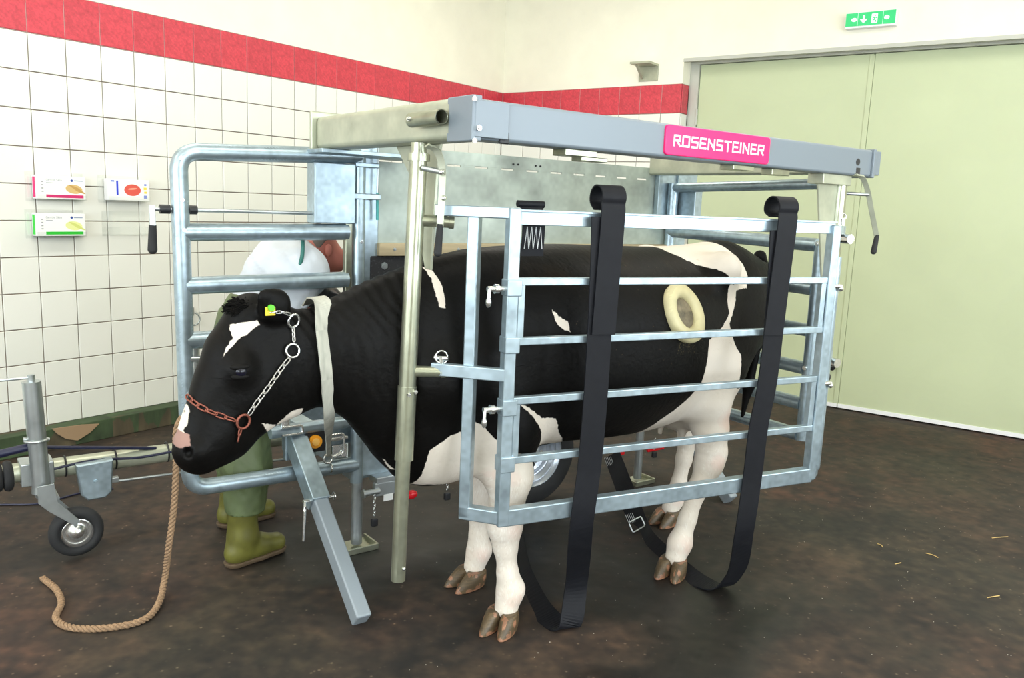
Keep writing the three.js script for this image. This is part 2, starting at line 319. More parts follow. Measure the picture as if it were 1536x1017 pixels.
for (const [side, list] of [['f', wf], ['r', wr]]) for (const [a, b] of list) {
  const pane = struct('added_window_' + wn++, side === 'f' ? box(a, b, WY0, WY1, ROOM_Z + 0.1, ROOM_Z + 0.12) : box(ROOM_X + 0.1, ROOM_X + 0.12, WY0, WY1, a, b), addedPaneGlow);
  const fr = [], w = 0.05;
  for (const [p0, p1, q0, q1] of [[a, b, WY0, WY0 + w], [a, b, WY1 - w, WY1], [a, a + w, WY0, WY1], [b - w, b, WY0, WY1], [(a + b) / 2 - w / 2, (a + b) / 2 + w / 2, WY0, WY1]]) fr.push(side === 'f' ? box(p0, p1, q0, q1, ROOM_Z + 0.06, ROOM_Z + 0.1) : box(ROOM_X + 0.06, ROOM_X + 0.1, q0, q1, p0, p1));
  part(pane, 'added_window_frame', fr, M.white);
  const l = new THREE.RectAreaLight(WIN_COL, WIN_I, b - a, WY1 - WY0);
  const c = side === 'f' ? V3((a + b) / 2, (WY0 + WY1) / 2, ROOM_Z + 0.04) : V3(ROOM_X + 0.04, (WY0 + WY1) / 2, (a + b) / 2);
  l.position.copy(c); l.lookAt(side === 'f' ? c.clone().add(V3(0, 0, -1)) : c.clone().add(V3(-1, 0, 0))); l.name = 'added_daylight'; scene.add(l);  // area light added at each unseen window, for bluish highlights
}
// ceiling lamps
const lampGlow = std({ color: rgb(0.9, 0.9, 0.9), emissive: LAMP_COL, emissiveIntensity: 2.2 });
for (const [x, z] of [[1.7, 2.0], [1.7, 5.0], [1.7, 8.0], [4.5, 2.0], [4.5, 5.0], [4.5, 8.0], [7.2, 2.4], [7.2, 6.4]]) {
  const t = thing('ceiling_lamp', 'long white fluorescent lamp on the ceiling', 'ceiling lamp', { world: true, group: 'fluorescent ceiling lamps' });
  part(t, 'housing', block(x - 0.17, x + 0.17, CEIL - 0.075, CEIL, z - 0.77, z + 0.77, 0.01), M.white);
  part(t, 'diffuser', block(x - 0.14, x + 0.14, CEIL - 0.095, CEIL - 0.073, z - 0.74, z + 0.74, 0.008), lampGlow);
  rebase(t);
  const l = new THREE.RectAreaLight(LAMP_COL, LAMP_I, 0.28, 1.48); l.position.set(x, CEIL - 0.1, z); l.lookAt(x, 0, z); l.name = 'lamp_light'; scene.add(l);
}
// kerb beam along the foot of the left wall
const kerbMat = std({ map: tex(512, 128, (x, y) => { const n = fbm(x * 30, y * 8, 4), d = fbm(x * 9 + 4, y * 3, 3); const s = 0.62 + 0.5 * n; return d > 0.66 ? [92 * s, 82 * s, 62 * s] : [70 * s, 88 * s, 58 * s]; }, true, 0.7), roughness: 0.85 });
const kerb = struct('baseboard_left', block(0.0, 0.12, 0.0, H0 - 10.85 * T + 0.004, 0.3, ROOM_Z, 0.006), kerbMat);
{
  const p = [], y = 0.075, base = onWorld(110, 642, 'x', 0.12);
  const sh = [[-0.16, 0.025], [-0.05, 0.04], [0.13, 0.05], [0.10, 0.012], [0.05, -0.03], [-0.02, -0.055], [-0.10, -0.02]];
  const torn = extrudePoly(sh.map(([a, b]) => [-a, b]), 0.006, new THREE.Matrix4().makeRotationY(Math.PI / 2).setPosition(0.121, Math.min(base.y, 0.085), base.z), 0.001);
  part(kerb, 'splinter', torn, std({ color: rgb(0.36, 0.24, 0.14), roughness: 0.9 }), { label: 'bare brown wood where the green paint is torn off' });
}

// ------------------------------------------------------------------ the cattle crush (local u, h, v)
const Q = (u, h, v) => V3(u, h, v);
const crush = thing('cattle_crush', 'galvanised mobile cattle treatment crush with grey top beam and pink nameplate', 'cattle crush');
const CV = -0.40;                                             // plane of the chassis side
// --- long top beam over the near side
const BV = 0.80, BH0 = 1.795, BH1 = 1.915, BU0 = -0.16, BU1 = 1.97;
const beam = part(crush, 'top_beam', [block(BU0, BU1, BH0, BH1, BV - 0.10, BV, 0.012)], M.grey, { label: 'grey painted long top beam' });
part(beam, 'end_plate', [block(-0.235, -0.2, BH0 - 0.006, BH1 + 0.008, BV - 0.13, BV + 0.012, 0.004), block(-0.225, -0.10, BH0 + 0.006, BH1 - 0.006, BV, BV + 0.014, 0.003), block(-0.2, BU0 + 0.02, BH0, BH1, BV - 0.10, BV, 0.01)], M.grey);
part(beam, 'end_plate', [block(1.965, 1.985, BH0 - 0.004, BH1 + 0.004, BV - 0.12, BV + 0.01, 0.004), block(1.985, 2.04, BH0 + 0.01, BH1 - 0.002, BV - 0.06, BV + 0.0, 0.004)], M.grey);
{
  const dark = M.black, z = V3(0, 0, 1);
  for (const [x, y, r] of [[751, 187, 0.0155], [1287, 243, 0.0155]]) { const p = cv(x, y, BV); part(beam, 'hole', rod(p.clone().add(Q(0, 0, -0.01)), p.clone().add(Q(0, 0, 0.0012)), r), dark); }
  for (const [x, y] of [[757, 206], [1287, 257]]) { const p = cv(x, y, BV); part(beam, 'slot', block(p.x - 0.018, p.x + 0.018, p.y - 0.02, p.y + 0.017, BV - 0.01, BV + 0.0012, 0.004), dark); }
  for (const [x, y] of [[717, 192], [712, 214], [712, 151]]) { const p = cv(x, y, BV + 0.014); part(beam, 'bolt', hexBolt(p, y === 192 ? z : UP, 0.009), M.chrome); }
}
// nameplate
{
  const a = cv(998, 193, BV), b = cv(1150, 242, BV), cx = (a.x + b.x) / 2, w = Math.abs(b.x - a.x), hgt = 0.1;
  const s = new THREE.Shape(), r = 0.014, x0 = -w / 2, x1 = w / 2, y0 = -hgt / 2, y1 = hgt / 2;
  s.moveTo(x0 + r, y0); s.lineTo(x1 - r, y0); s.quadraticCurveTo(x1, y0, x1, y0 + r); s.lineTo(x1, y1 - r); s.quadraticCurveTo(x1, y1, x1 - r, y1); s.lineTo(x0 + r, y1); s.quadraticCurveTo(x0, y1, x0, y1 - r); s.lineTo(x0, y0 + r); s.quadraticCurveTo(x0, y0, x0 + r, y0);
  const cy = BH0 + 0.062;
  const np = part(beam, 'nameplate', new THREE.ExtrudeGeometry(s, { depth: 0.006, bevelEnabled: true, bevelSize: 0.003, bevelThickness: 0.003, bevelSegments: 2 }).translate(cx, cy, BV), M.pink, { label: 'pink nameplate with white lettering' });
  // squared outline capitals, each a stroke figure on a 4 x 6 grid
  const GL = { R: [[[0, 0], [0, 6], [4, 6], [4, 3], [0, 3]], [[1.8, 3], [4, 0]]], O: [[[0, 0], [0, 6], [4.4, 6], [4.4, 0], [-0.4, 0]]], S: [[[4, 6], [0, 6], [0, 3.1], [4, 3.1], [4, 0], [0, 0]]], E: [[[4, 6], [0, 6], [0, 0], [4, 0]], [[0, 3.1], [3.4, 3.1]]], N: [[[0, 0], [0, 6], [4.2, 0], [4.2, 6]]], T: [[[0, 6], [4.4, 6]], [[2.2, 6], [2.2, 0]]], I: [[[0, 0], [0, 6]]] };
  const adv = { I: 2.2, O: 6.4, T: 6.2, N: 6.2 }, word = 'ROSENSTEINER';
  let total = 0; for (const c of word) total += adv[c] || 6; total -= 2;
  const k = (w * 0.865) / total, kh = 0.0058, st = 0.0072, out = []; let x = cx - w * 0.4325;
  for (const c of word) {
    for (const line of GL[c]) for (let i = 0; i + 1 < line.length; i++) {
      const p = Q(x + line[i][0] * k, cy - 3 * kh + line[i][1] * kh, BV + 0.0095), q = Q(x + line[i + 1][0] * k, cy - 3 * kh + line[i + 1][1] * kh, BV + 0.0095);
      out.push(new THREE.BoxGeometry(0.0012, st, p.distanceTo(q) + st).applyMatrix4(basisTo(p, q, V3(0, 0, 1).cross(q.clone().sub(p)).normalize())));
    }
    x += (adv[c] || 6) * k;
  }
  part(np, 'lettering', out, M.white, { label: 'white capital letters' });
}
// --- cross beam at the head end, rear cross beam
const XU = -0.235;
const cross = part(crush, 'cross_beam', block(XU, XU + 0.11, BH0 + 0.0, BH1 + 0.008, -0.33, BV - 0.1, 0.02), M.zincPaint, { label: 'pale galvanised cross beam' });
part(cross, 'end_plate', [block(XU - 0.02, XU + 0.13, BH0 - 0.004, BH1 + 0.03, -0.352, -0.33, 0.008)], M.zincPaint);
part(cross, 'base_plate', [block(XU - 0.03, 0.22, BH0 - 0.018, BH0 - 0.001, -0.47, -0.20, 0.003)], M.galv);
{ const a = cv(655, 181, 0.46), c0 = Q(XU - 0.028, 1.862, 0.50), c1 = Q(XU - 0.028, 1.862, 0.685); part(cross, 'tube_stub', [hollow(c0, c1, 0.024, 0.004), rod(c0, c0.clone().add(Q(0, 0, 0.01)), 0.0235)], M.zinc); part(cross, 'bolt', hexBolt(Q(XU - 0.05, 1.862, 0.53), V3(-1, 0, 0.0), 0.008), M.chrome); }
part(crush, 'cross_beam', block(1.78, 1.88, BH0 + 0.004, BH1 - 0.004, -0.42, BV - 0.1, 0.012), M.zincPaint);
part(beam, 'slide_block', [block(0.16, 0.30, BH0 - 0.022, BH0, BV - 0.09, BV - 0.02, 0.003), block(0.24, 0.36, BH0 - 0.035, BH0 - 0.02, BV - 0.085, BV - 0.03, 0.003)], M.zinc);
each(beam, 'slide_block', [block(1.02, 1.15, BH0 - 0.02, BH0, BV - 0.09, BV - 0.02, 0.003), block(1.28, 1.4, BH0 - 0.026, BH0, BV - 0.085, BV - 0.03, 0.003)], M.zinc);

// --- telescopic near posts
const PB = ch(597, 870, 0.275), PT = cv(628, 228, PB.z - 0.02);
const onPost = (y) => { let best = PB; for (let i = 0; i <= 200; i++) { const p = PB.clone().lerp(PT, i / 200); const q = project(p); if (Math.abs(q[1] - y) < Math.abs(project(best)[1] - y)) best = p; } return best; };
function project(p) { const d = p.clone().sub(camL), ax = V3(camR.dot(AX), camR.y, camR.dot(NX)), ay = V3(camU.dot(AX), camU.y, camU.dot(NX)), az = V3(camF.dot(AX), camF.y, camF.dot(NX)); const z = d.dot(az); return [768 + FPX * d.dot(ax) / z, 508.5 - FPX * d.dot(ay) / z]; }
const pA = onPost(688), pC = onPost(578);
const postL = part(crush, 'post', [rod(pC, PT, 0.0295, 0.0295, 24), rod(pA, pC, 0.0325, 0.0325, 24)], M.zinc, { label: 'pale zinc telescopic post' });
part(postL, 'inner_tube', [hollow(PB, pA.clone().add(Q(0, 0.1, 0)), 0.0255, 0.004)], M.zinc);
part(postL, 'collar', [rod(PT.clone().add(Q(0, -0.03, 0)), PT.clone().add(Q(0, -0.005, 0)), 0.038, 0.038, 24), rod(PT.clone().add(Q(0, -0.005, 0)), PT.clone().add(Q(0, 0.03, 0)), 0.026)], M.zinc);
each(postL, 'bolt', [hexBolt(onPost(588).add(Q(-0.012, 0, 0.03)), V3(0, 0, 1), 0.008), hexBolt(onPost(585).add(Q(0.012, 0, 0.03)), V3(0, 0, 1), 0.008), ball(PB.clone().add(Q(0.008, 0.05, 0.026)), 0.007)], M.chrome);
const pegDir = V3(0.85, -0.02, 0.42).normalize();
for (const [y, l] of [[330, 0.125], [556, 0.125]]) {
  const p = onPost(y), q = p.clone().addScaledVector(pegDir, l);
  part(postL, 'peg', [rod(p, q, 0.02, 0.02, 20), rod(q.clone().addScaledVector(pegDir, -0.012), q.clone().addScaledVector(pegDir, 0.004), 0.0225, 0.0225, 20)], M.zinc);
}
// gusset plates below the cross beam
part(crush, 'gusset', [extrudePoly([[-0.30, 0], [0.0, 0], [-0.02, -0.09], [-0.045, -0.42], [-0.08, -0.42], [-0.2, -0.1]], 0.006, new THREE.Matrix4().makeBasis(V3(0, 0, 1), V3(0, 1, 0), V3(-1, 0, 0)).setPosition(-0.15, BH0 - 0.002, PT.z + 0.03))], M.zincPaint);
// crank lever on the near post
function lever(parent, pts, gx, r = 0.0075) {
  const m = part(parent, 'lever', [ribbon(pts, 0.022, 0.007, () => V3(0.75, 0, 0.6), 50)], M.zincPaint);
  const a = pts[pts.length - 1], b = a.clone().add(gx);
  part(m, 'grip', [rod(a.clone().addScaledVector(gx, -0.1), b, 0.0105, 0.0135, 16), ball(b, 0.0135)], M.rubber, { label: 'black rubber grip' });
}
lever(postL, [[640, 218], [655, 226], [663, 250], [663, 290], [660, 340]].map(([x, y]) => cv(x, y, PT.z + 0.11)), Q(-0.006, -0.085, 0));
part(postL, 'lever_pivot', [rod(cv(634, 252, PT.z + 0.04), cv(662, 258, PT.z + 0.11), 0.009), ], M.steel);
each(postL, 'bolt', [hexBolt(cv(661, 258, PT.z + 0.12), V3(0.5, 0, 0.8).normalize(), 0.011), hexBolt(cv(664, 297, PT.z + 0.115), V3(0.5, 0, 0.8).normalize(), 0.009)], M.chrome);
// rear near post
const RP = cv(1262, 268, 0.74), RB = Q(RP.x, 0.55, 0.74);
const postR = part(crush, 'post', [rod(RB, RP, 0.0295, 0.0295, 24)], M.zinc, { label: 'pale zinc telescopic post' });
part(postR, 'collar', [rod(RP.clone().add(Q(0, -0.02, 0)), RP.clone().add(Q(0, 0.005, 0)), 0.037, 0.037, 24), rod(RP, Q(RP.x, BH0 + 0.01, RP.z), 0.026)], M.zinc);
part(crush, 'gusset', [extrudePoly([[-0.16, 0], [0.0, 0], [-0.01, -0.3], [-0.03, -0.45], [-0.05, -0.45]], 0.006, new THREE.Matrix4().makeBasis(V3(1, 0, 0), V3(0, 1, 0), V3(0, 0, 1)).setPosition(RP.x - 0.02, BH0 - 0.035, 0.735)), block(RP.x - 0.2, RP.x + 0.02, BH0 - 0.045, BH0, 0.70, 0.78, 0.004)], M.zincPaint);
lever(postR, [[1282, 262], [1293, 266], [1301, 285], [1307, 315], [1315, 355]].map(([x, y]) => cv(x, y, 0.80)), Q(-0.012, -0.07, 0));
part(postR, 'lever_pivot', [rod(cv(1268, 290, 0.74), cv(1303, 292, 0.80), 0.008)], M.steel);

// --- far chassis side: upright plates, large panel, rubbing strip, pad
const chassis = part(crush, 'chassis_frame', [
  block(-0.02, 0.09, 0.34, 1.84, CV - 0.06, CV, 0.004), block(2.0, 2.1, 0.34, 1.84, CV - 0.06, CV, 0.004),
  block(-0.02, 2.1, 0.32, 0.42, CV - 0.12, CV - 0.02, 0.004), block(-0.02, 2.1, 0.32, 0.42, -1.5, -1.4, 0.004),
  block(0.0, 0.1, 0.32, 0.42, -1.5, CV - 0.05, 0.004), block(1.95, 2.05, 0.32, 0.42, -1.5, CV - 0.05, 0.004)], M.galv, { label: 'galvanised trailer frame and uprights' });
const SL = 1.772;
const plateSegs = [block(0.09, 2.0, 1.40, SL - 0.004, CV - 0.022, CV - 0.014, 0.002), block(0.09, 2.0, SL + 0.004, 1.838, CV - 0.022, CV - 0.014, 0.002)];
for (let k = 0; k < 12; k++) { const u = 0.14 + k * 0.155; plateSegs.push(block(u + 0.075, u + 0.155, SL - 0.005, SL + 0.005, CV - 0.022, CV - 0.014, 0.001)); }
const panelFar = part(crush, 'side_plate', plateSegs, M.galvPlate, { label: 'mottled galvanised side plate with a slotted fold' });
part(panelFar, 'end_bracket', [block(1.83, 2.0, 1.5, 1.84, CV - 0.014, CV - 0.006, 0.002), block(1.83, 1.86, 1.5, 1.83, CV - 0.014, CV + 0.02, 0.002), extrudePoly([[0, 0], [0.16, 0], [0.16, -0.12], [0.05, -0.33], [0, -0.33]], 0.006, new THREE.Matrix4().makeTranslation(2.0, 1.83, CV), 0.001)], M.galv);
each(panelFar, 'bolt', [0.28, 0.31, 0.42, 0.45].map((k) => hexBolt(Q(0.55 + k, 1.80, CV - 0.014), V3(0, 0, 1), 0.005, 0.004)), M.black);
const strip = part(crush, 'rubbing_strip', [block(0.085, 2.02, 1.355, 1.412, CV - 0.03, CV + 0.025, 0.004)], M.wood, { label: 'pale wooden rubbing strip' });
each(strip, 'screw', [0.16, 0.5, 0.9, 1.3, 1.7, 1.95].map((u) => hexBolt(Q(u, 1.385, CV + 0.025), V3(0, 0, 1), 0.008, 0.003)), M.steel);
part(crush, 'side_pad', [block(0.05, 2.05, 0.62, 1.355, CV - 0.03, CV + 0.005, 0.01)], M.pad, { label: 'black rubber side pad' });
each(crush, 'pad_bolt', [0.12, 0.5].map((u) => hexBolt(Q(u, 1.31, CV + 0.005), V3(0, 0, 1), 0.017, 0.004)), M.steel);
part(crush, 'lower_plate', [block(-0.015, 0.20, 0.34, 0.62, CV - 0.005, CV + 0.004, 0.003), rod(Q(0.13, 0.40, CV), Q(0.13, 0.40, CV + 0.02), 0.016)], M.galv);
part(crush, 'post', [rod(Q(0.0, 0.02, CV + 0.0), Q(0.0, 0.46, CV), 0.026, 0.026)], M.steel, { label: 'support leg tube' });
part(crush, 'post', [rod(Q(1.836, 0.02, CV), Q(1.836, 0.36, CV), 0.024, 0.024)], M.steel, { label: 'support leg tube' });
for (const u of [0.0, 1.836]) part(crush, 'foot_plate', [block(u - 0.075, u + 0.075, 0.0, 0.008, CV - 0.07, CV + 0.07, 0.003), block(u - 0.08, u - 0.07, 0.0, 0.028, CV - 0.07, CV + 0.07, 0.003), block(u + 0.07, u + 0.08, 0.0, 0.028, CV - 0.07, CV + 0.07, 0.003), block(u - 0.075, u + 0.075, 0.0, 0.028, CV + 0.064, CV + 0.074, 0.003)], M.zinc);
// hanging chains with padlocks, lamps and tags on the frame below the cow
function chainDown(parent, top, n, lock) {
  const out = []; for (let i = 0; i < n; i++) out.push(new THREE.TorusGeometry(0.0085, 0.0022, 6, 12).scale(0.7, 1.25, 1).rotateY(i % 2 ? Math.PI / 2 : 0).translate(top.x, top.y - i * 0.0165, top.z));
  const c = part(parent, 'chain', out, M.chrome);
  const y = top.y - n * 0.0165 - 0.012; part(c, 'padlock', [block(top.x - 0.016, top.x + 0.016, y - 0.03, y + 0.008, top.z - 0.011, top.z + 0.011, 0.006)], M.black, { label: 'black padlock body' });
}
chainDown(crush, cv(562, 745, CV + 0.1), 6); chainDown(crush, cv(671, 728, CV + 0.02), 2); chainDown(crush, cv(983, 660, CV + 0.04), 4);
{
  const p = cv(560, 738, CV + 0.07);
  part(crush, 'pull_latch', [rod(p.clone().add(Q(-0.05, 0, 0)), p.clone().add(Q(0.03, 0, 0)), 0.014), rod(p.clone().add(Q(-0.055, 0, 0)), p.clone().add(Q(-0.045, 0, 0)), 0.02), block(p.x + 0.01, p.x + 0.12, p.y - 0.03, p.y + 0.035, p.z - 0.03, p.z - 0.005, 0.004), block(p.x + 0.02, p.x + 0.2, p.y + 0.03, p.y + 0.06, CV - 0.02, p.z - 0.005, 0.004)], M.steel);
  const q = cv(583, 746, p.z + 0.0); part(crush, 'type_label', [block(q.x - 0.025, q.x + 0.025, q.y - 0.016, q.y + 0.016, p.z - 0.004, p.z - 0.002, 0.0008)], std({ map: canvasTex(128, 80, (c, w, h) => { c.fillStyle = '#f4f4f0'; c.fillRect(0, 0, w, h); c.fillStyle = '#e23a8a'; c.fillRect(0, 0, w, 10); c.fillStyle = '#777'; for (let i = 0; i < 5; i++) c.fillRect(10, 20 + i * 11, 60 + (i * 37) % 45, 4); }), roughness: 0.4 }));
  const l = cv(617, 742, CV + 0.02); part(crush, 'marker_lamp', [ball(l, 0.036, [0.9, 0.62, 0.5])], M.red, { label: 'red marker lamp' });
  const l2 = cv(985, 672, CV + 0.02); part(crush, 'marker_lamp', [block(l2.x - 0.07, l2.x + 0.07, l2.y - 0.018, l2.y + 0.016, l2.z - 0.02, l2.z, 0.006)], M.red, { label: 'long red marker lamp' });
  const l3 = cv(933, 678, CV + 0.02); part(crush, 'marker_lamp', [block(l3.x - 0.025, l3.x + 0.025, l3.y - 0.02, l3.y + 0.02, l3.z - 0.02, l3.z, 0.006)], M.red, { label: 'small red marker lamp' });
}
// --- road wheel
{
  const c = Q(1.04, 0.285, CV + 0.02), R = 0.285;
  const prof = (a) => new THREE.LatheGeometry(a.map(([r, y]) => new THREE.Vector2(r, y)), 48).rotateX(Math.PI / 2).translate(c.x, c.y, c.z);
  const tyre = part(crush, 'road_wheel', prof([[0.172, -0.155], [0.2, -0.165], [0.245, -0.155], [R, -0.125], [R, -0.04], [0.265, -0.008], [0.205, 0.004], [0.176, -0.006], [0.168, -0.016]]), M.rubber, { label: 'black trailer tyre' });
  part(tyre, 'rim', prof([[0.168, -0.15], [0.176, -0.006], [0.166, -0.004], [0.158, -0.03], [0.15, -0.034], [0.144, -0.026], [0.138, -0.05], [0.12, -0.062], [0.105, -0.046], [0.09, -0.046], [0.078, -0.06], [0.05, -0.058], [0.045, -0.03], [0.001, -0.028]]), std({ color: rgb(0.5, 0.54, 0.6), metalness: 0.75, roughness: 0.3 }), { label: 'silver steel rim' });
  const nuts = []; for (let k = 0; k < 5; k++) { const a = k * Math.PI * 0.4; nuts.push(hexBolt(c.clone().add(Q(Math.cos(a) * 0.068, Math.sin(a) * 0.068, -0.058)), V3(0, 0, 1), 0.011)); }
  each(tyre, 'wheel_nut', nuts, M.chrome);
  part(crush, 'mudguard', [block(1.28, 1.34, 0.36, 0.44, CV - 0.16, CV + 0.0, 0.004)], M.black);
  part(crush, 'axle', [rod(Q(1.04, 0.285, -1.5), Q(1.04, 0.285, CV - 0.1), 0.03)], M.steel);
}
// --- stabiliser legs
function stabiliser(end, top, clip) {
  const leg = part(crush, 'stabiliser_leg', [bar(end, top, 0.072, 0.062, { r: 0.008, up: V3(1, 0, 0) })], M.greyLeg, { label: 'grey square stabiliser leg' });
  const d = top.clone().sub(end).normalize(), k = end.clone().addScaledVector(d, end.distanceTo(top) * 0.64);
  part(leg, 'sleeve', [bar(k, top.clone().addScaledVector(d, 0.08), 0.088, 0.076, { r: 0.006, up: V3(1, 0, 0) })], M.galv);
  part(leg, 'pin', [rod(k.clone().add(Q(-0.07, 0.02, 0)), k.clone().add(Q(0.07, 0.02, 0)), 0.008), pipe([k.clone().add(Q(-0.062, 0.02, 0)), k.clone().add(Q(-0.075, 0.0, 0.03)), k.clone().add(Q(-0.085, -0.13, 0.04))], 0.006, 0.012, 24, 8), torus(k.clone().add(Q(0.065, 0.02, 0)), 0.016, 0.0025, V3(1, 0, 0))], M.chrome);
  return leg;
}
stabiliser(Q(-0.30, 0.02, 0.264), cv(447, 668, CV + 0.03));
stabiliser(Q(2.03, 0.02, 0.14), Q(2.03, 0.50, CV + 0.0));
part(crush, 'stabiliser_bracket', [block(-0.33, 0.0, 0.50, 0.60, CV - 0.07, CV - 0.03, 0.004), block(-0.34, -0.2, 0.47, 0.62, CV - 0.03, CV + 0.0, 0.004)], M.galv);
{ // clamp hardware and round reflector
  const p = cv(474, 663, CV + 0.06);
  const ho = part(crush, 'reflector_holder', [block(p.x - 0.045, p.x + 0.05, p.y - 0.05, p.y + 0.05, p.z - 0.04, p.z - 0.012, 0.006)], M.black);
  part(ho, 'reflector', [rod(p.clone().add(Q(0, 0, -0.012)), p, 0.029, 0.029, 28)], M.amber, { label: 'round orange reflector' });
  part(ho, 'reflector_painted_glow', [rod(p.clone().add(Q(0, 0, -0.004)), p.clone().add(Q(0, 0, 0.002)), 0.017, 0.017, 20)], M.amberPaintedGlow);  // brighter disc: the reflector's glow put into the colour
  const c = cv(505, 668, CV + 0.05); part(crush, 'toggle_clamp', [pipe([c.clone().add(Q(-0.03, 0.05, 0)), c.clone().add(Q(0.03, 0.055, 0.01)), c.clone().add(Q(0.03, -0.04, 0.01)), c.clone().add(Q(-0.02, -0.05, 0))], 0.006, 0.02, 40, 8), block(c.x - 0.02, c.x + 0.05, c.y - 0.06, c.y + 0.0, c.z - 0.02, c.z, 0.004), rod(c.clone().add(Q(-0.03, 0.03, 0)), c.clone().add(Q(0.05, 0.03, 0)), 0.009)], M.chrome);
  const d = cv(437, 652, CV + 0.06); part(crush, 'toggle_clamp', [pipe([d.clone().add(Q(-0.04, 0.0, 0)), d.clone().add(Q(0.05, 0.0, 0)), d.clone().add(Q(0.05, 0.035, 0)), d.clone().add(Q(-0.04, 0.035, 0))], 0.006, 0.015, 40, 8), rod(d.clone().add(Q(-0.02, 0.03, -0.02)), d.clone().add(Q(-0.02, 0.1, -0.02)), 0.022)], M.chrome);
}
// --- head gate, swung open in line with the chassis
{
  const r = 0.033, a = cv(266, 228, CV).setZ(CV), uL = -0.763, hT = 1.762, hB = 0.415;
  const gate = part(crush, 'head_gate', [pipe([Q(-0.02, hT + 0.02, CV + 0.03), Q(uL, hT - 0.012, CV + 0.03), Q(uL + 0.015, hB + 0.012, CV + 0.03), Q(-0.02, hB, CV + 0.03)], r, 0.075, 220, 20), rod(Q(-0.02, 0.33, CV + 0.03), Q(-0.02, 1.80, CV + 0.03), 0.0275, 0.0275, 22)], M.galv, { label: 'galvanised tube head gate frame' });
  for (const y of [1.455, 1.25, 1.035]) part(gate, 'rail', rod(Q(uL + 0.01, y - 0.005, CV + 0.03), Q(-0.075, y + 0.005, CV + 0.03), 0.0345, 0.0345, 20), M.galv);
  part(gate, 'rail', rod(Q(-0.42, 0.615, CV + 0.03), Q(-0.02, 0.618, CV + 0.03), 0.027, 0.027, 20), M.galv);
  part(gate, 'inner_upright', bar(Q(-0.072, 0.62, CV + 0.03), Q(-0.072, 1.50, CV + 0.03), 0.03, 0.03), M.zinc);
  part(gate, 'hinge_plate', [block(-0.06, 0.07, 1.60, 1.625, CV, CV + 0.06, 0.004), block(-0.06, 0.07, 0.70, 0.725, CV, CV + 0.06, 0.004), block(-0.05, 0.06, 1.735, 1.755, CV, CV + 0.062, 0.004)], M.galv);
  part(gate, 'cover_box', block(-0.235, -0.05, 1.495, 1.745, CV - 0.02, CV + 0.06, 0.005), M.galv, { label: 'sheet metal cover box' });
  const wh = [[271, 237], [273, 300], [276, 345], [283, 590]];
  each(gate, 'bolt', [...wh.map(([x, y]) => hexBolt(cv(x, y, CV + 0.062), V3(0, 0, 1), 0.008, 0.005)), hexBolt(Q(-0.02, 1.42, CV + 0.058), V3(0, 0, 1), 0.009, 0.005)], M.chrome);
  const cr = part(gate, 'crank_rod', [rod(Q(-0.865, 1.535, CV + 0.03), Q(-0.2, 1.535, CV + 0.03), 0.008)], M.steel);
  each(cr, 'bush', [rod(Q(-0.835, 1.535, CV + 0.03), Q(-0.798, 1.535, CV + 0.03), 0.017), rod(Q(-0.73, 1.535, CV + 0.03), Q(-0.70, 1.535, CV + 0.03), 0.017)], M.black);
  part(cr, 'crank_arm', [bar(Q(-0.862, 1.548, CV + 0.03), Q(-0.862, 1.465, CV + 0.035), 0.02, 0.02)], M.steel);
  part(cr, 'grip', [rod(Q(-0.862, 1.475, CV + 0.035), Q(-0.865, 1.385, CV + 0.035), 0.0135, 0.0175, 16), ball(Q(-0.865, 1.385, CV + 0.035), 0.0175)], M.rubber, { label: 'black rubber grip' });
  const k = cv(293, 560, CV + 0.05); part(gate, 'latch', [rod(k.clone().add(Q(-0.03, 0.06, 0)), k.clone().add(Q(0.05, 0.055, 0)), 0.012), rod(k.clone().add(Q(0, 0.1, -0.01)), k.clone().add(Q(0, -0.05, -0.01)), 0.017), pipe([k.clone().add(Q(0, -0.02, 0)), k.clone().add(Q(0.05, -0.03, 0.02)), k.clone().add(Q(0.05, -0.1, 0.02))], 0.008, 0.02, 30, 8)], M.steel);
  each(gate, 'strap_hook', [torus(cv(492, 688, CV + 0.08), 0.02, 0.005, V3(0, 0, 1)), torus(cv(496, 702, CV + 0.065), 0.016, 0.005, V3(1, 0, 0))], M.chrome);
  // thin chain and teal cable tail in front of the upright
  const cp = [[567, 220], [567, 258], [566, 290], [566, 330]].map(([x, y]) => cv(x, y, CV + 0.03));
  part(crush, 'hanging_cable', [spline(cp.slice(0, 3), 0.004, 20, 6)], M.steel);
  part(crush, 'cable_tail', [rod(cp[2].clone(), cp[3], 0.006)], std({ color: rgb(0.05, 0.35, 0.33), roughness: 0.5 }), { label: 'teal cable tail' });
}
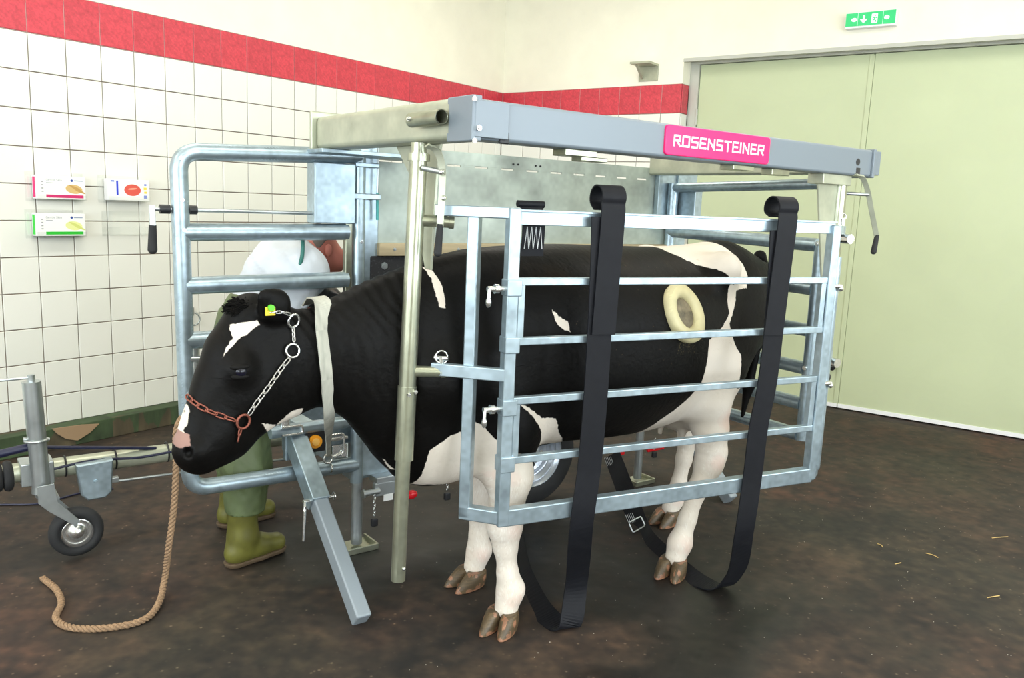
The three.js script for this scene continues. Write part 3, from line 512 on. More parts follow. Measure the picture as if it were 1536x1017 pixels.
// --- rear gate
{
  const U = 1.95, vn = 0.595, vf = CV + 0.02;
  const g = part(crush, 'rear_gate', [rod(Q(U, 0.50, vn), Q(U, 1.47, vn), 0.03, 0.03, 22), rod(Q(U, 0.36, vf), Q(U, 1.76, vf), 0.03, 0.03, 22), rod(Q(U, 1.735, vf), Q(U - 0.06, 1.762, 0.70), 0.026, 0.026, 20)], M.galv, { label: 'galvanised tube rear gate' });
  for (const y of [1.478, 1.265, 1.06, 0.87, 0.69, 0.53]) part(g, 'rail', rod(Q(U, y + 0.01, vf), Q(U, y - 0.008, vn - 0.02), 0.0325, 0.0325, 20), M.galv);
  part(g, 'cover_box', block(U + 0.04, U + 0.1, 1.50, 1.74, vf - 0.06, vf + 0.13, 0.004), M.galv, { label: 'sheet metal cover box' });
  each(g, 'bolt', [1.478, 0.87].map((y) => hexBolt(Q(U - 0.03, y, vn), V3(-1, 0, 0), 0.012)), M.chrome);
  part(crush, 'gate_lever', [rod(Q(2.0, 0.84, 0.65), Q(2.0, 0.90, 0.66), 0.02), ball(Q(2.0, 0.83, 0.66), 0.024, [1, 1.2, 1])], M.black, { label: 'black knob' });
}
// --- near side gate: a shallow tray of box sections, ends turned inwards
const GP = [[690, 772], [752, 782], [1213, 716], [1240, 690]].map(([x, y]) => ch(x, y, 0.51).setY(0));
const gDir = GP[2].clone().sub(GP[1]).normalize(), gOut = V3(-gDir.z, 0, gDir.x), g0Dir = GP[0].clone().sub(GP[1]).normalize(), gLen = GP[1].distanceTo(GP[2]);
const gAt = (s, h, o = 0) => GP[1].clone().addScaledVector(gDir, s).addScaledVector(gOut, o).setY(h);
const gPix = (x, y, o = 0) => { const d = rayL(x, y), p0 = GP[1].clone().addScaledVector(gOut, o); const t = p0.sub(camL).dot(gOut) / d.dot(gOut); return camL.clone().addScaledVector(d, t); };
{
  const h0 = 0.525, h1 = 1.575, b = (p, q, w, h, o) => bar(p, q, w, h, o);
  const side = part(crush, 'side_gate', [
    b(GP[1].clone().setY(h0), GP[2].clone().setY(h0), 0.04, 0.062), b(GP[0].clone().setY(h0), GP[1].clone().setY(h0), 0.04, 0.05), b(GP[2].clone().setY(h0), GP[2].clone().lerp(GP[3], 0.22).setY(h0 + 0.01), 0.04, 0.055),
    b(GP[1].clone().setY(h1 - 0.012), GP[2].clone().setY(h1 - 0.012), 0.01, 0.046, { r: 0.002 }), b(gAt(0, h1 + 0.012, -0.01), gAt(gLen, h1 + 0.012, -0.01), 0.05, 0.008, { r: 0.002 }),
    b(GP[1].clone().setY(h0 - 0.03), GP[1].clone().setY(h1 + 0.02), 0.042, 0.042, { up: gDir }), b(GP[2].clone().setY(h0 - 0.02), GP[2].clone().setY(h1), 0.042, 0.042, { up: gDir })], M.galv, { label: 'galvanised near side gate frame' });
  const v1 = GP[0].clone().addScaledVector(g0Dir, -0.02);
  part(side, 'upright', b(v1.clone().setY(h0 - 0.02), v1.clone().setY(h1 - 0.0), 0.04, 0.04, { up: g0Dir }), M.galv);
  const lOut = V3(g0Dir.z, 0, -g0Dir.x); if (lOut.z < 0) lOut.negate();
  const ext = GP[0].clone().addScaledVector(g0Dir, 0.11).addScaledVector(lOut, 0.03), lin = GP[1].clone().addScaledVector(lOut, 0.012);
  part(side, 'latch_bar', b(ext.clone().setY(h1 + 0.002), GP[1].clone().setY(h1 + 0.002), 0.034, 0.038), M.galv);
  part(side, 'latch_bar', b(ext.clone().setY(1.035), lin.clone().setY(1.035), 0.03, 0.044), M.galv);
  part(side, 'latch_ring', [torus(ext.clone().addScaledVector(g0Dir, -0.035).setY(1.078), 0.022, 0.003, gOut.clone().add(V3(0, 0.2, 0)).normalize()), rod(ext.clone().addScaledVector(g0Dir, -0.035).setY(1.05), ext.clone().addScaledVector(g0Dir, -0.035).setY(1.08), 0.01), rod(ext.clone().addScaledVector(g0Dir, -0.06).setY(1.075), ext.clone().addScaledVector(g0Dir, -0.01).setY(1.075), 0.008)], M.chrome);
  const rows = [[420, 422], [509, 496], [598, 568], [686, 640]];
  const L = rows.map(([a, c]) => [gPix(786, a).y, gPix(1236, c).y]);
  const rl = L.map(([a, c]) => (a + c) / 2);
  rl.forEach((y) => part(side, 'rail', b(gAt(0.02, y), gAt(gLen - 0.02, y), 0.028, 0.026), M.galv));
  for (const [i, j] of [[0, 1], [2, 3]]) {
    part(side, 'slide_upright', b(gAt(0.036, rl[j]), gAt(0.036, rl[i]), 0.026, 0.026, { up: gDir }), M.galv);
    part(side, 'slide_upright', b(gAt(gLen - 0.036, rl[j]), gAt(gLen - 0.036, rl[i]), 0.026, 0.026, { up: gDir }), M.galv);
    for (const y of [rl[i] - 0.02, rl[j] - 0.01]) part(side, 'guide_sleeve', bar(gAt(0.004, y - 0.028), gAt(0.004, y + 0.028), 0.054, 0.054, { up: gDir, r: 0.004 }), M.galv);
    const y = rl[i] - 0.025;
    part(side, 'clamp_screw', [rod(gAt(-0.085, y, 0.0), gAt(-0.02, y, 0), 0.0095), rod(gAt(-0.06, y, 0), gAt(-0.045, y, 0), 0.016), rod(gAt(-0.08, y, 0.004), gAt(-0.083, y - 0.03, 0.008), 0.006, 0.006), ball(gAt(-0.083, y - 0.043, 0.008), 0.012, [0.8, 1.5, 0.8])], M.chrome);
    part(side, 'clamp_screw', [rod(gAt(gLen + 0.02, y, 0), gAt(gLen + 0.07, y, 0), 0.009), ball(gAt(gLen + 0.07, y - 0.01, 0), 0.012)], M.chrome);
  }
  // right end return with its tube and latch bars
  const e = GP[2].clone().lerp(GP[3], 0.22);
  part(side, 'end_tube', [rod(e.clone().setY(h0 + 0.02), e.clone().setY(h1 - 0.13), 0.026, 0.026, 20), ball(e.clone().setY(h0 + 0.02), 0.026)], M.galv);
  const e2 = GP[2].clone().lerp(GP[3], 0.45);
  for (const y of [h1 - 0.02, 1.03]) {
    part(side, 'latch_bar', b(GP[2].clone().setY(y), e2.clone().setY(y), 0.03, 0.036), M.galv);
    part(side, 'roller', [rod(e2.clone().setY(y - 0.035), e2.clone().setY(y - 0.035).addScaledVector(gOut, 0.05), 0.02)], M.chrome);
    part(side, 'latch_bolt', [rod(e2.clone().setY(y + 0.02), e2.clone().setY(y + 0.05), 0.009), torus(e2.clone().setY(y + 0.055), 0.013, 0.003, gOut)], M.chrome);
  }
}
// --- trailer drawbar with jockey wheel
{
  const dv = -1.05, dh = 0.385;
  const tube = part(crush, 'drawbar', [rod(Q(-1.55, dh, dv), Q(0.05, dh - 0.01, dv), 0.042, 0.042, 24)], M.zincPaint, { label: 'pale galvanised drawbar tube' });
  for (const x of [16, 97, 172, 250]) { const p = cv(x, 705 - x * 0.115, dv); part(tube, 'cable_tie', torus(Q(p.x, dh, dv), 0.045, 0.004, V3(1, 0, 0)), M.black); }
  part(tube, 'cable', spline([Q(-1.2, dh + 0.0, dv + 0.046), Q(-1.0, dh + 0.02, dv + 0.043), Q(-0.8, dh + 0.005, dv + 0.046), Q(-0.6, dh + 0.012, dv + 0.045), Q(-0.4, dh, dv + 0.046)], 0.006, 60, 8), M.blueHose);
  const bell = []; for (let k = 0; k < 8; k++) bell.push(torus(Q(-1.58 + k * 0.038, dh - 0.01, dv), 0.045 + 0.003 * Math.sin(k), 0.02, V3(1, 0, 0)));
  part(tube, 'bellows', [bell, rod(Q(-1.6, dh - 0.01, dv), Q(-1.3, dh - 0.01, dv), 0.045)], M.rubber, { label: 'black rubber bellows' });
  part(tube, 'brake_lever', [rod(Q(-1.5, dh + 0.09, dv + 0.07), Q(-1.24, dh + 0.125, dv + 0.07), 0.017), rod(Q(-1.24, dh + 0.125, dv + 0.07), Q(-0.72, dh + 0.03, dv + 0.02), 0.008)], M.blueHose);
  // chock bracket: tapering sheet-metal pocket under the tube
  const bp = cv(142, 718, dv + 0.06);
  part(tube, 'wheel_chock_holder', [extrudePoly([[-0.068, 0.072], [0.068, 0.078], [0.058, -0.062], [0.035, -0.082], [-0.03, -0.082], [-0.052, -0.06]], 0.05, new THREE.Matrix4().makeTranslation(bp.x, bp.y, bp.z - 0.03), 0.006), hexBolt(Q(bp.x, bp.y - 0.005, bp.z + 0.026), V3(0, 0, 1), 0.009)], M.galv);
  part(tube, 'pull_rod', [rod(cv(165, 723, dv + 0.05), Q(0.1, 0.27, dv + 0.05), 0.006), block(bp.x + 0.055, bp.x + 0.1, bp.y - 0.035, bp.y - 0.01, dv + 0.03, dv + 0.06, 0.003)], M.steel);
  const jv = dv + 0.10, jt = cv(47, 572, jv), jb = cv(62, 728, jv);
  const jock = part(crush, 'jockey_wheel', [rod(jb, jt, 0.036, 0.036, 26), rod(jb.clone().add(Q(0, -0.03, 0)), jb, 0.039, 0.036, 26)], M.steel, { label: 'zinc plated jockey wheel tube' });
  const ck = cv(52, 690, jv);
  part(jock, 'clamp', [block(ck.x - 0.05, ck.x + 0.075, dh - 0.05, dh + 0.05, dv - 0.05, dv + 0.07, 0.005)], M.steel);
  part(jock, 'clamp_ring', [torus(cv(54, 660, jv), 0.041, 0.006, UP), rod(cv(35, 659, jv), cv(74, 659, jv), 0.008)], M.steel);
  part(jock, 'crank', [rod(jt.clone(), jt.clone().add(Q(0, 0.028, 0)), 0.014), rod(jt.clone().add(Q(0, 0.016, 0)), jt.clone().add(Q(-0.3, 0.016, 0.02)), 0.006), ball(jt.clone().add(Q(-0.3, 0.02, 0.02)), 0.02)], M.steel);
  const wc = Q(-1.085, 0.118, jv + 0.03), fd = V3(0.3, 0, 0.95).normalize();
  const fk0 = cv(66, 742, jv);
  part(jock, 'fork', [-1, 1].map((s) => [extrudePoly([[-0.03, 0.055], [0.03, 0.06], [0.04, -0.02], [0.122, -0.122], [0.104, -0.142], [0.005, -0.055], [-0.03, -0.015]], 0.006, new THREE.Matrix4().makeTranslation(fk0.x, fk0.y + 0.005, wc.z + s * 0.042 - 0.003), 0.001)]), M.steel);
  part(jock, 'fork_pin', [rod(fk0.clone().add(Q(0.04, 0, -0.07)), fk0.clone().add(Q(0.04, 0, 0.07)), 0.01)], M.steel);
  const lath = (a) => new THREE.LatheGeometry(a.map(([r, y]) => new THREE.Vector2(r, y)), 40).rotateX(Math.PI / 2).translate(fk0.x + 0.112, 0.125, wc.z);
  part(jock, 'tyre', lath([[0.062, -0.028], [0.085, -0.034], [0.104, -0.026], [0.11, 0], [0.104, 0.026], [0.085, 0.034], [0.062, 0.028], [0.062, -0.028]]), M.rubber, { label: 'black rubber tyre' });
  part(jock, 'hub', lath([[0.0, -0.02], [0.05, -0.015], [0.063, -0.03], [0.066, 0.0], [0.063, 0.03], [0.052, 0.012], [0.03, 0.022], [0.02, 0.036], [0.0, 0.038]]), M.chrome, { label: 'shiny metal hub' });
}
rebase(crush);

// ------------------------------------------------------------------ signed-distance bodies and their meshing
const lerp = (a, b, t) => a + (b - a) * t;
const smin = (a, b, k) => { const h = Math.max(k - Math.abs(a - b), 0) / k; return Math.min(a, b) - h * h * k * 0.25; };
function cone(x, y, z, b) {                       // b: [ax,ay,az, bx,by,bz, ra, rb, side]
  const s = b[8] || 1; const ax = b[0], ay = b[1], az = b[2] / s; z /= s;
  const dx = b[3] - ax, dy = b[4] - ay, dz = b[5] / s - az, px = x - ax, py = y - ay, pz = z - az;
  const L = dx * dx + dy * dy + dz * dz; let t = L > 0 ? (px * dx + py * dy + pz * dz) / L : 0; t = t < 0 ? 0 : t > 1 ? 1 : t;
  const qx = px - dx * t, qy = py - dy * t, qz = pz - dz * t;
  return (Math.sqrt(qx * qx + qy * qy + qz * qz) - lerp(b[6], b[7], t)) * Math.min(1, s);
}
function surfaceNet(sdf, lo, hi, cell) {
  const n = [0, 1, 2].map((i) => Math.ceil((hi[i] - lo[i]) / cell) + 1), [nx, ny, nz] = n, F = new Float32Array(nx * ny * nz).fill(1), B = 6;
  for (let bz = 0; bz < nz; bz += B) for (let by = 0; by < ny; by += B) for (let bx = 0; bx < nx; bx += B) {
    const d = sdf(lo[0] + (bx + B / 2) * cell, lo[1] + (by + B / 2) * cell, lo[2] + (bz + B / 2) * cell), far = Math.abs(d) > B * cell * 1.9;
    for (let z = bz; z < Math.min(nz, bz + B); z++) for (let y = by; y < Math.min(ny, by + B); y++) for (let x = bx; x < Math.min(nx, bx + B); x++)
      F[(z * ny + y) * nx + x] = far ? d : sdf(lo[0] + x * cell, lo[1] + y * cell, lo[2] + z * cell);
  }
  const id = new Int32Array(nx * ny * nz).fill(-1), P = [], I = [], off = [0, 1, nx, nx + 1, nx * ny, nx * ny + 1, nx * ny + nx, nx * ny + nx + 1];
  const E = [[0, 1], [2, 3], [4, 5], [6, 7], [0, 2], [1, 3], [4, 6], [5, 7], [0, 4], [1, 5], [2, 6], [3, 7]];
  for (let z = 0; z < nz - 1; z++) for (let y = 0; y < ny - 1; y++) for (let x = 0; x < nx - 1; x++) {
    const i = (z * ny + y) * nx + x; let m = 0; for (let k = 0; k < 8; k++) if (F[i + off[k]] < 0) m |= 1 << k;
    if (m === 0 || m === 255) continue;
    let sx = 0, sy = 0, sz = 0, c = 0;
    for (const [a, b] of E) { const fa = F[i + off[a]], fb = F[i + off[b]]; if ((fa < 0) === (fb < 0)) continue; const t = fa / (fa - fb); sx += lerp(a & 1, b & 1, t); sy += lerp((a >> 1) & 1, (b >> 1) & 1, t); sz += lerp(a >> 2, b >> 2, t); c++; }
    id[i] = P.length / 3; P.push(lo[0] + (x + sx / c) * cell, lo[1] + (y + sy / c) * cell, lo[2] + (z + sz / c) * cell);
  }
  const quad = (a, b, c, d, f) => { if (a < 0 || b < 0 || c < 0 || d < 0) return; if (f) I.push(a, b, c, a, c, d); else I.push(a, c, b, a, d, c); };
  for (let z = 1; z < nz - 1; z++) for (let y = 1; y < ny - 1; y++) for (let x = 1; x < nx - 1; x++) {
    const i = (z * ny + y) * nx + x, s = F[i] < 0;
    if (s !== F[i + 1] < 0) quad(id[i - nx - nx * ny], id[i - nx * ny], id[i], id[i - nx], s);
    if (s !== F[i + nx] < 0) quad(id[i - 1 - nx * ny], id[i - 1], id[i], id[i - nx * ny], s);
    if (s !== F[i + nx * ny] < 0) quad(id[i - 1 - nx], id[i - nx], id[i], id[i - 1], s);
  }
  const N = new Float32Array(P.length), e = cell * 0.5;
  for (let i = 0; i < P.length; i += 3) {
    const x = P[i], y = P[i + 1], z = P[i + 2];
    let a = sdf(x + e, y, z) - sdf(x - e, y, z), b = sdf(x, y + e, z) - sdf(x, y - e, z), c = sdf(x, y, z + e) - sdf(x, y, z - e); const l = Math.hypot(a, b, c) || 1;
    N[i] = a / l; N[i + 1] = b / l; N[i + 2] = c / l;
  }
  const g = new THREE.BufferGeometry(); g.setAttribute('position', new THREE.Float32BufferAttribute(P, 3)); g.setAttribute('normal', new THREE.BufferAttribute(N, 3)); g.setIndex(I);
  return g;
}
function trace(sdf, x, y, t0 = 1.5, t1 = 7) {                // where the view through a pixel meets a body
  const d = rayL(x, y).normalize(); let t = t0, best = 1e9, bt = t0;
  for (let i = 0; i < 260 && t < t1; i++) { const p = camL.clone().addScaledVector(d, t), s = sdf(p.x, p.y, p.z); if (s < best) { best = s; bt = t; } if (s < 0.0006) break; t += Math.max(0.0008, s * 0.6); }
  const p = camL.clone().addScaledVector(d, bt), e = 0.004;
  const n = V3(sdf(p.x + e, p.y, p.z) - sdf(p.x - e, p.y, p.z), sdf(p.x, p.y + e, p.z) - sdf(p.x, p.y - e, p.z), sdf(p.x, p.y, p.z + e) - sdf(p.x, p.y, p.z - e)).normalize();
  return { p, n, hit: best < 0.01 };
}

// ------------------------------------------------------------------ the cow
const CC = 0.36;
const ST = [ // u, top, bottom, half width, centre v
  [-0.66, 1.155, 0.93, 0.066, 0.25], [-0.58, 1.195, 0.90, 0.084, 0.265], [-0.48, 1.24, 0.885, 0.102, 0.28], [-0.38, 1.292, 0.815, 0.125, 0.30], [-0.28, 1.335, 0.68, 0.138, 0.31], [-0.18, 1.372, 0.575, 0.162, 0.33], [-0.06, 1.41, 0.545, 0.188, 0.345],
  [0.06, 1.436, 0.565, 0.215, CC], [0.22, 1.448, 0.625, 0.26, CC], [0.45, 1.456, 0.65, 0.328, CC], [0.75, 1.452, 0.635, 0.36, CC], [1.0, 1.447, 0.635, 0.345, CC], [1.2, 1.452, 0.665, 0.315, CC], [1.35, 1.463, 0.745, 0.29, CC], [1.5, 1.478, 0.83, 0.265, CC], [1.62, 1.442, 0.90, 0.24, CC], [1.74, 1.39, 0.98, 0.195, CC], [1.83, 1.33, 1.06, 0.12, CC]];
function station(u) {
  if (u <= ST[0][0]) return ST[0]; if (u >= ST[ST.length - 1][0]) return ST[ST.length - 1];
  let i = 0; while (ST[i + 1][0] < u) i++;
  const a = ST[Math.max(0, i - 1)], b = ST[i], c = ST[i + 1], d = ST[Math.min(ST.length - 1, i + 2)], t = (u - b[0]) / (c[0] - b[0]);
  return [u, 1, 2, 3, 4].map((k, j) => j === 0 ? u : 0.5 * (2 * b[k] + (c[k] - a[k]) * t + (2 * a[k] - 5 * b[k] + 4 * c[k] - d[k]) * t * t + (3 * b[k] - a[k] - 3 * c[k] + d[k]) * t * t * t));
}
const SN = 520, STAB = []; for (let i = 0; i <= SN; i++) STAB.push(station(lerp(-0.7, 1.86, i / SN)));
function trunk(x, y, z) {
  const i = Math.max(0, Math.min(SN, Math.round((x + 0.7) / 2.56 * SN))), s = STAB[i], c = (s[1] + s[2]) / 2, hh = (s[1] - s[2]) / 2, hw = s[3];
  const dy = (y - c) / hh, t = dy > 0 ? 1 - 0.16 * dy * dy : 1 - 0.06 * dy * dy, dz = (z - s[4]) / (hw * t);
  const e = 2.25, q = Math.pow(Math.pow(Math.abs(dy), e) + Math.pow(Math.abs(dz), e), 1 / e);
  let d = (q - 1) * Math.min(hh, hw);
  const o = Math.max(-0.66 - x, x - 1.83); if (o > 0) d = Math.sqrt(Math.max(d, 0) ** 2 + o * o) + Math.min(d, 0) * 0.5;
  return d * 0.85;
}
const LEG = (pts) => pts.slice(0, -1).map((p, i) => [...p.slice(0, 3), ...pts[i + 1].slice(0, 3), p[3], pts[i + 1][3]]);
const NF = [[0.08, 1.02, 0.46, 0.11], [0.165, 0.78, 0.505, 0.112], [0.165, 0.60, 0.545, 0.082], [0.15, 0.46, 0.55, 0.060], [0.146, 0.40, 0.55, 0.061], [0.15, 0.33, 0.552, 0.043], [0.165, 0.21, 0.555, 0.037], [0.182, 0.145, 0.555, 0.050], [0.165, 0.075, 0.555, 0.046]];
const FF = [[0.08, 1.02, 0.22, 0.12], [0.20, 0.78, 0.2, 0.11], [0.24, 0.60, 0.19, 0.078], [0.26, 0.46, 0.19, 0.058], [0.268, 0.40, 0.19, 0.058], [0.272, 0.33, 0.19, 0.042], [0.278, 0.21, 0.19, 0.036], [0.285, 0.145, 0.19, 0.049], [0.262, 0.075, 0.19, 0.045]];
const NH = [[1.45, 1.12, 0.47, 0.15], [1.31, 0.90, 0.535, 0.125], [1.258, 0.76, 0.56, 0.093], [1.272, 0.64, 0.57, 0.076], [1.285, 0.53, 0.575, 0.066], [1.27, 0.475, 0.577, 0.060], [1.205, 0.37, 0.578, 0.041], [1.15, 0.24, 0.58, 0.036], [1.112, 0.135, 0.58, 0.050], [1.09, 0.075, 0.58, 0.046]];
const FH = [[1.55, 1.12, 0.25, 0.15], [1.52, 0.90, 0.2, 0.13], [1.54, 0.74, 0.17, 0.095], [1.61, 0.60, 0.155, 0.072], [1.635, 0.51, 0.15, 0.062], [1.62, 0.45, 0.15, 0.052], [1.60, 0.33, 0.148, 0.038], [1.575, 0.2, 0.147, 0.036], [1.553, 0.125, 0.147, 0.048], [1.525, 0.075, 0.147, 0.045]];
const LEGB = [NF, FF, NH, FH].map(LEG);
const HEAD = [ // skull, jaw, muzzle, brow, poll
  [-0.672, 1.115, 0.252, -0.755, 0.985, 0.275, 0.125, 0.142, 0.72], [-0.755, 0.985, 0.275, -0.872, 0.842, 0.318, 0.128, 0.085, 0.74], [-0.86, 0.85, 0.315, -0.918, 0.805, 0.333, 0.078, 0.068, 0.92],
  [-0.63, 0.945, 0.262, -0.80, 0.82, 0.30, 0.085, 0.06, 0.62], [-0.80, 0.82, 0.30, -0.895, 0.782, 0.328, 0.055, 0.046, 0.85],
  [-0.80, 1.06, 0.275, -0.895, 0.90, 0.315, 0.055, 0.045, 1.0], [-0.725, 1.20, 0.245, -0.785, 1.11, 0.262, 0.062, 0.07, 1.25]];
const BUMPS = [ // x,y,z,r,k
  [-0.787, 1.055, 0.362, 0.036, 0.05], [-0.80, 1.065, 0.185, 0.036, 0.05], [-0.705, 1.235, 0.245, 0.042, 0.05], [...cv(366, 470, 0.27).toArray(), 0.05, 0.03],
  [1.24, 1.375, CC + 0.245, 0.062, 0.12], [1.24, 1.375, CC - 0.245, 0.062, 0.12], [1.77, 1.29, CC + 0.115, 0.055, 0.08], [1.77, 1.29, CC - 0.115, 0.055, 0.08], [-0.10, 0.98, CC + 0.12, 0.07, 0.12], [-0.10, 0.98, CC - 0.14, 0.07, 0.12],
  [-0.925, 0.812, 0.372, 0.03, 0.03], [-0.94, 0.812, 0.30, 0.03, 0.03]];
const earP = [cv(424, 476, 0.325), cv(412, 458, 0.345), cv(398, 445, 0.36)];
const EAR = [[...earP[0].toArray(), ...earP[1].toArray(), 0.026, 0.046, 0.5], [...earP[1].toArray(), ...earP[2].toArray(), 0.046, 0.024, 0.5]];
const EARF = [[-0.665, 1.185, 0.165, -0.66, 1.21, 0.09, 0.024, 0.04], [-0.66, 1.21, 0.09, -0.66, 1.21, 0.03, 0.04, 0.012]];
const TAIL = [[1.80, 1.40, CC, 1.868, 1.30, CC, 0.032, 0.024], [1.868, 1.30, CC, 1.862, 0.95, CC - 0.01, 0.022, 0.016], [1.862, 0.95, CC - 0.01, 1.83, 0.74, CC - 0.02, 0.018, 0.024], [1.83, 0.74, CC - 0.02, 1.80, 0.58, CC - 0.02, 0.028, 0.01]];
const UDDER = [1.33, 0.70, CC - 0.02, 0.13];
function cowSDF(x, y, z) {
  let d = 1e9;
  if (x > -0.95) d = trunk(x, y, z);
  const legD = [1e9, 1e9, 1e9, 1e9];
  for (let k = 0; k < 4; k++) { const L = LEGB[k]; let m = 1e9; if (Math.abs(x - (k < 2 ? 0.15 : 1.4)) < 0.75) { for (const b of L) m = smin(m, cone(x, y, z, b), 0.03); } legD[k] = m; }
  for (let k = 0; k < 4; k++) d = smin(d, legD[k], 0.09);
  if (x < -0.35) { let m = 1e9; for (const b of HEAD) m = smin(m, cone(x, y, z, b), 0.045); d = smin(d, m, 0.075); for (const b of EAR) d = smin(d, cone(x, y, z, b), 0.022); for (const b of EARF) d = smin(d, cone(x, y, z, b), 0.022); }
  for (const b of BUMPS) if (Math.abs(x - b[0]) < 0.4) d = smin(d, Math.hypot(x - b[0], y - b[1], z - b[2]) - b[3], b[4]);
  if (x > 1.0) { d = smin(d, Math.hypot((x - UDDER[0]) * 0.85, y - UDDER[1], (z - UDDER[2]) * 0.85) - UDDER[3], 0.08); for (const [du, dvv] of [[-0.06, 0.07], [0.07, 0.07], [-0.06, -0.07], [0.07, -0.07]]) d = smin(d, cone(x, y, z, [UDDER[0] + du, 0.60, UDDER[2] + dvv, UDDER[0] + du, 0.545, UDDER[2] + dvv, 0.018, 0.011]), 0.02); for (const b of TAIL) d = smin(d, cone(x, y, z, b), 0.03); }
  if (x < -0.7) { // nostrils, eye sockets
    for (const [nx, ny, nz] of [[-0.955, 0.815, 0.385], [-0.972, 0.815, 0.308]]) { const q = Math.hypot((x - nx) * 1.2, (y - ny) * 1.0, (z - nz) * 1.1) - 0.014; d = -smin(-d, q, 0.012); }
  }
  if (x < -0.2 && x > -0.62 && y > 0.8) d += 0.0011 * Math.sin((x + 0.35 * y + 0.02 * Math.sin(y * 21)) * 150) * Math.max(0, Math.min(1, (y - 0.85) * 6));   // neck skin folds
  return d;
}
const cow = thing('cow', 'black and white dairy cow with a round rumen cannula standing in the crush', 'cow');
const CU0 = -1.05, CU1 = 1.95, CH1 = 1.55, TW = 2048, THh = 1024;
const coatUV = (p) => [(p.x - CU0) / (CU1 - CU0), p.y / CH1];
// white markings traced on the near flank, kept in the cow's own side view (u, h)
const tr = (pts) => pts.map(([x, y]) => { const r = trace(cowSDF, x, y); return coatUV(r.hit ? r.p : cv(x, y, 0.5)); });
const marks = [
  tr([[634, 400], [648, 405], [662, 425], [667, 445], [669, 463], [659, 461], [653, 440], [647, 418]]),
  tr([[828, 464], [838, 474], [852, 482], [856, 499], [842, 493], [832, 482]]),
  [[1.026, 1.435], [1.05, 1.6], [1.37, 1.6], [1.41, 1.44], [1.43, 1.38], [1.425, 1.331], [1.387, 1.281], [1.283, 1.275], [1.212, 1.331], [1.166, 1.366], [1.123, 1.378], [1.073, 1.405]].map(([u, y]) => [(u - CU0) / (CU1 - CU0), y / CH1]),
  tr([[1096, 425], [1106, 430], [1104, 452], [1097, 478], [1091, 495], [1082, 494], [1094, 470]]),
  tr([[1092, 478], [1098, 500], [1104, 520], [1112, 533], [1108, 575], [1100, 610], [1050, 650], [1000, 655], [945, 665], [990, 630], [1030, 600], [1052, 575], [1060, 545], [1064, 510], [1078, 498]]),
  tr([[574, 688], [592, 704], [606, 735], [640, 742], [690, 726], [702, 700], [706, 650], [700, 645], [676, 653], [644, 676], [630, 716], [608, 732], [590, 712]]),
  tr([[707, 628], [726, 640], [748, 664], [778, 680], [798, 688], [796, 760], [700, 760], [694, 690], [700, 648]]),
  tr([[776, 604], [792, 610], [813, 627], [834, 627], [838, 648], [849, 667], [808, 672], [812, 648], [800, 625]]),
  tr([[404, 652], [418, 634], [438, 616], [456, 612], [446, 626], [428, 638], [418, 652]]),
  tr([[344, 486], [360, 484], [386, 480], [390, 487], [372, 501], [356, 510], [342, 527], [333, 538], [340, 520], [350, 506], [344, 496]]),
  tr([[281, 604], [284, 622], [276, 646], [282, 656], [270, 664], [258, 652], [262, 636]])];
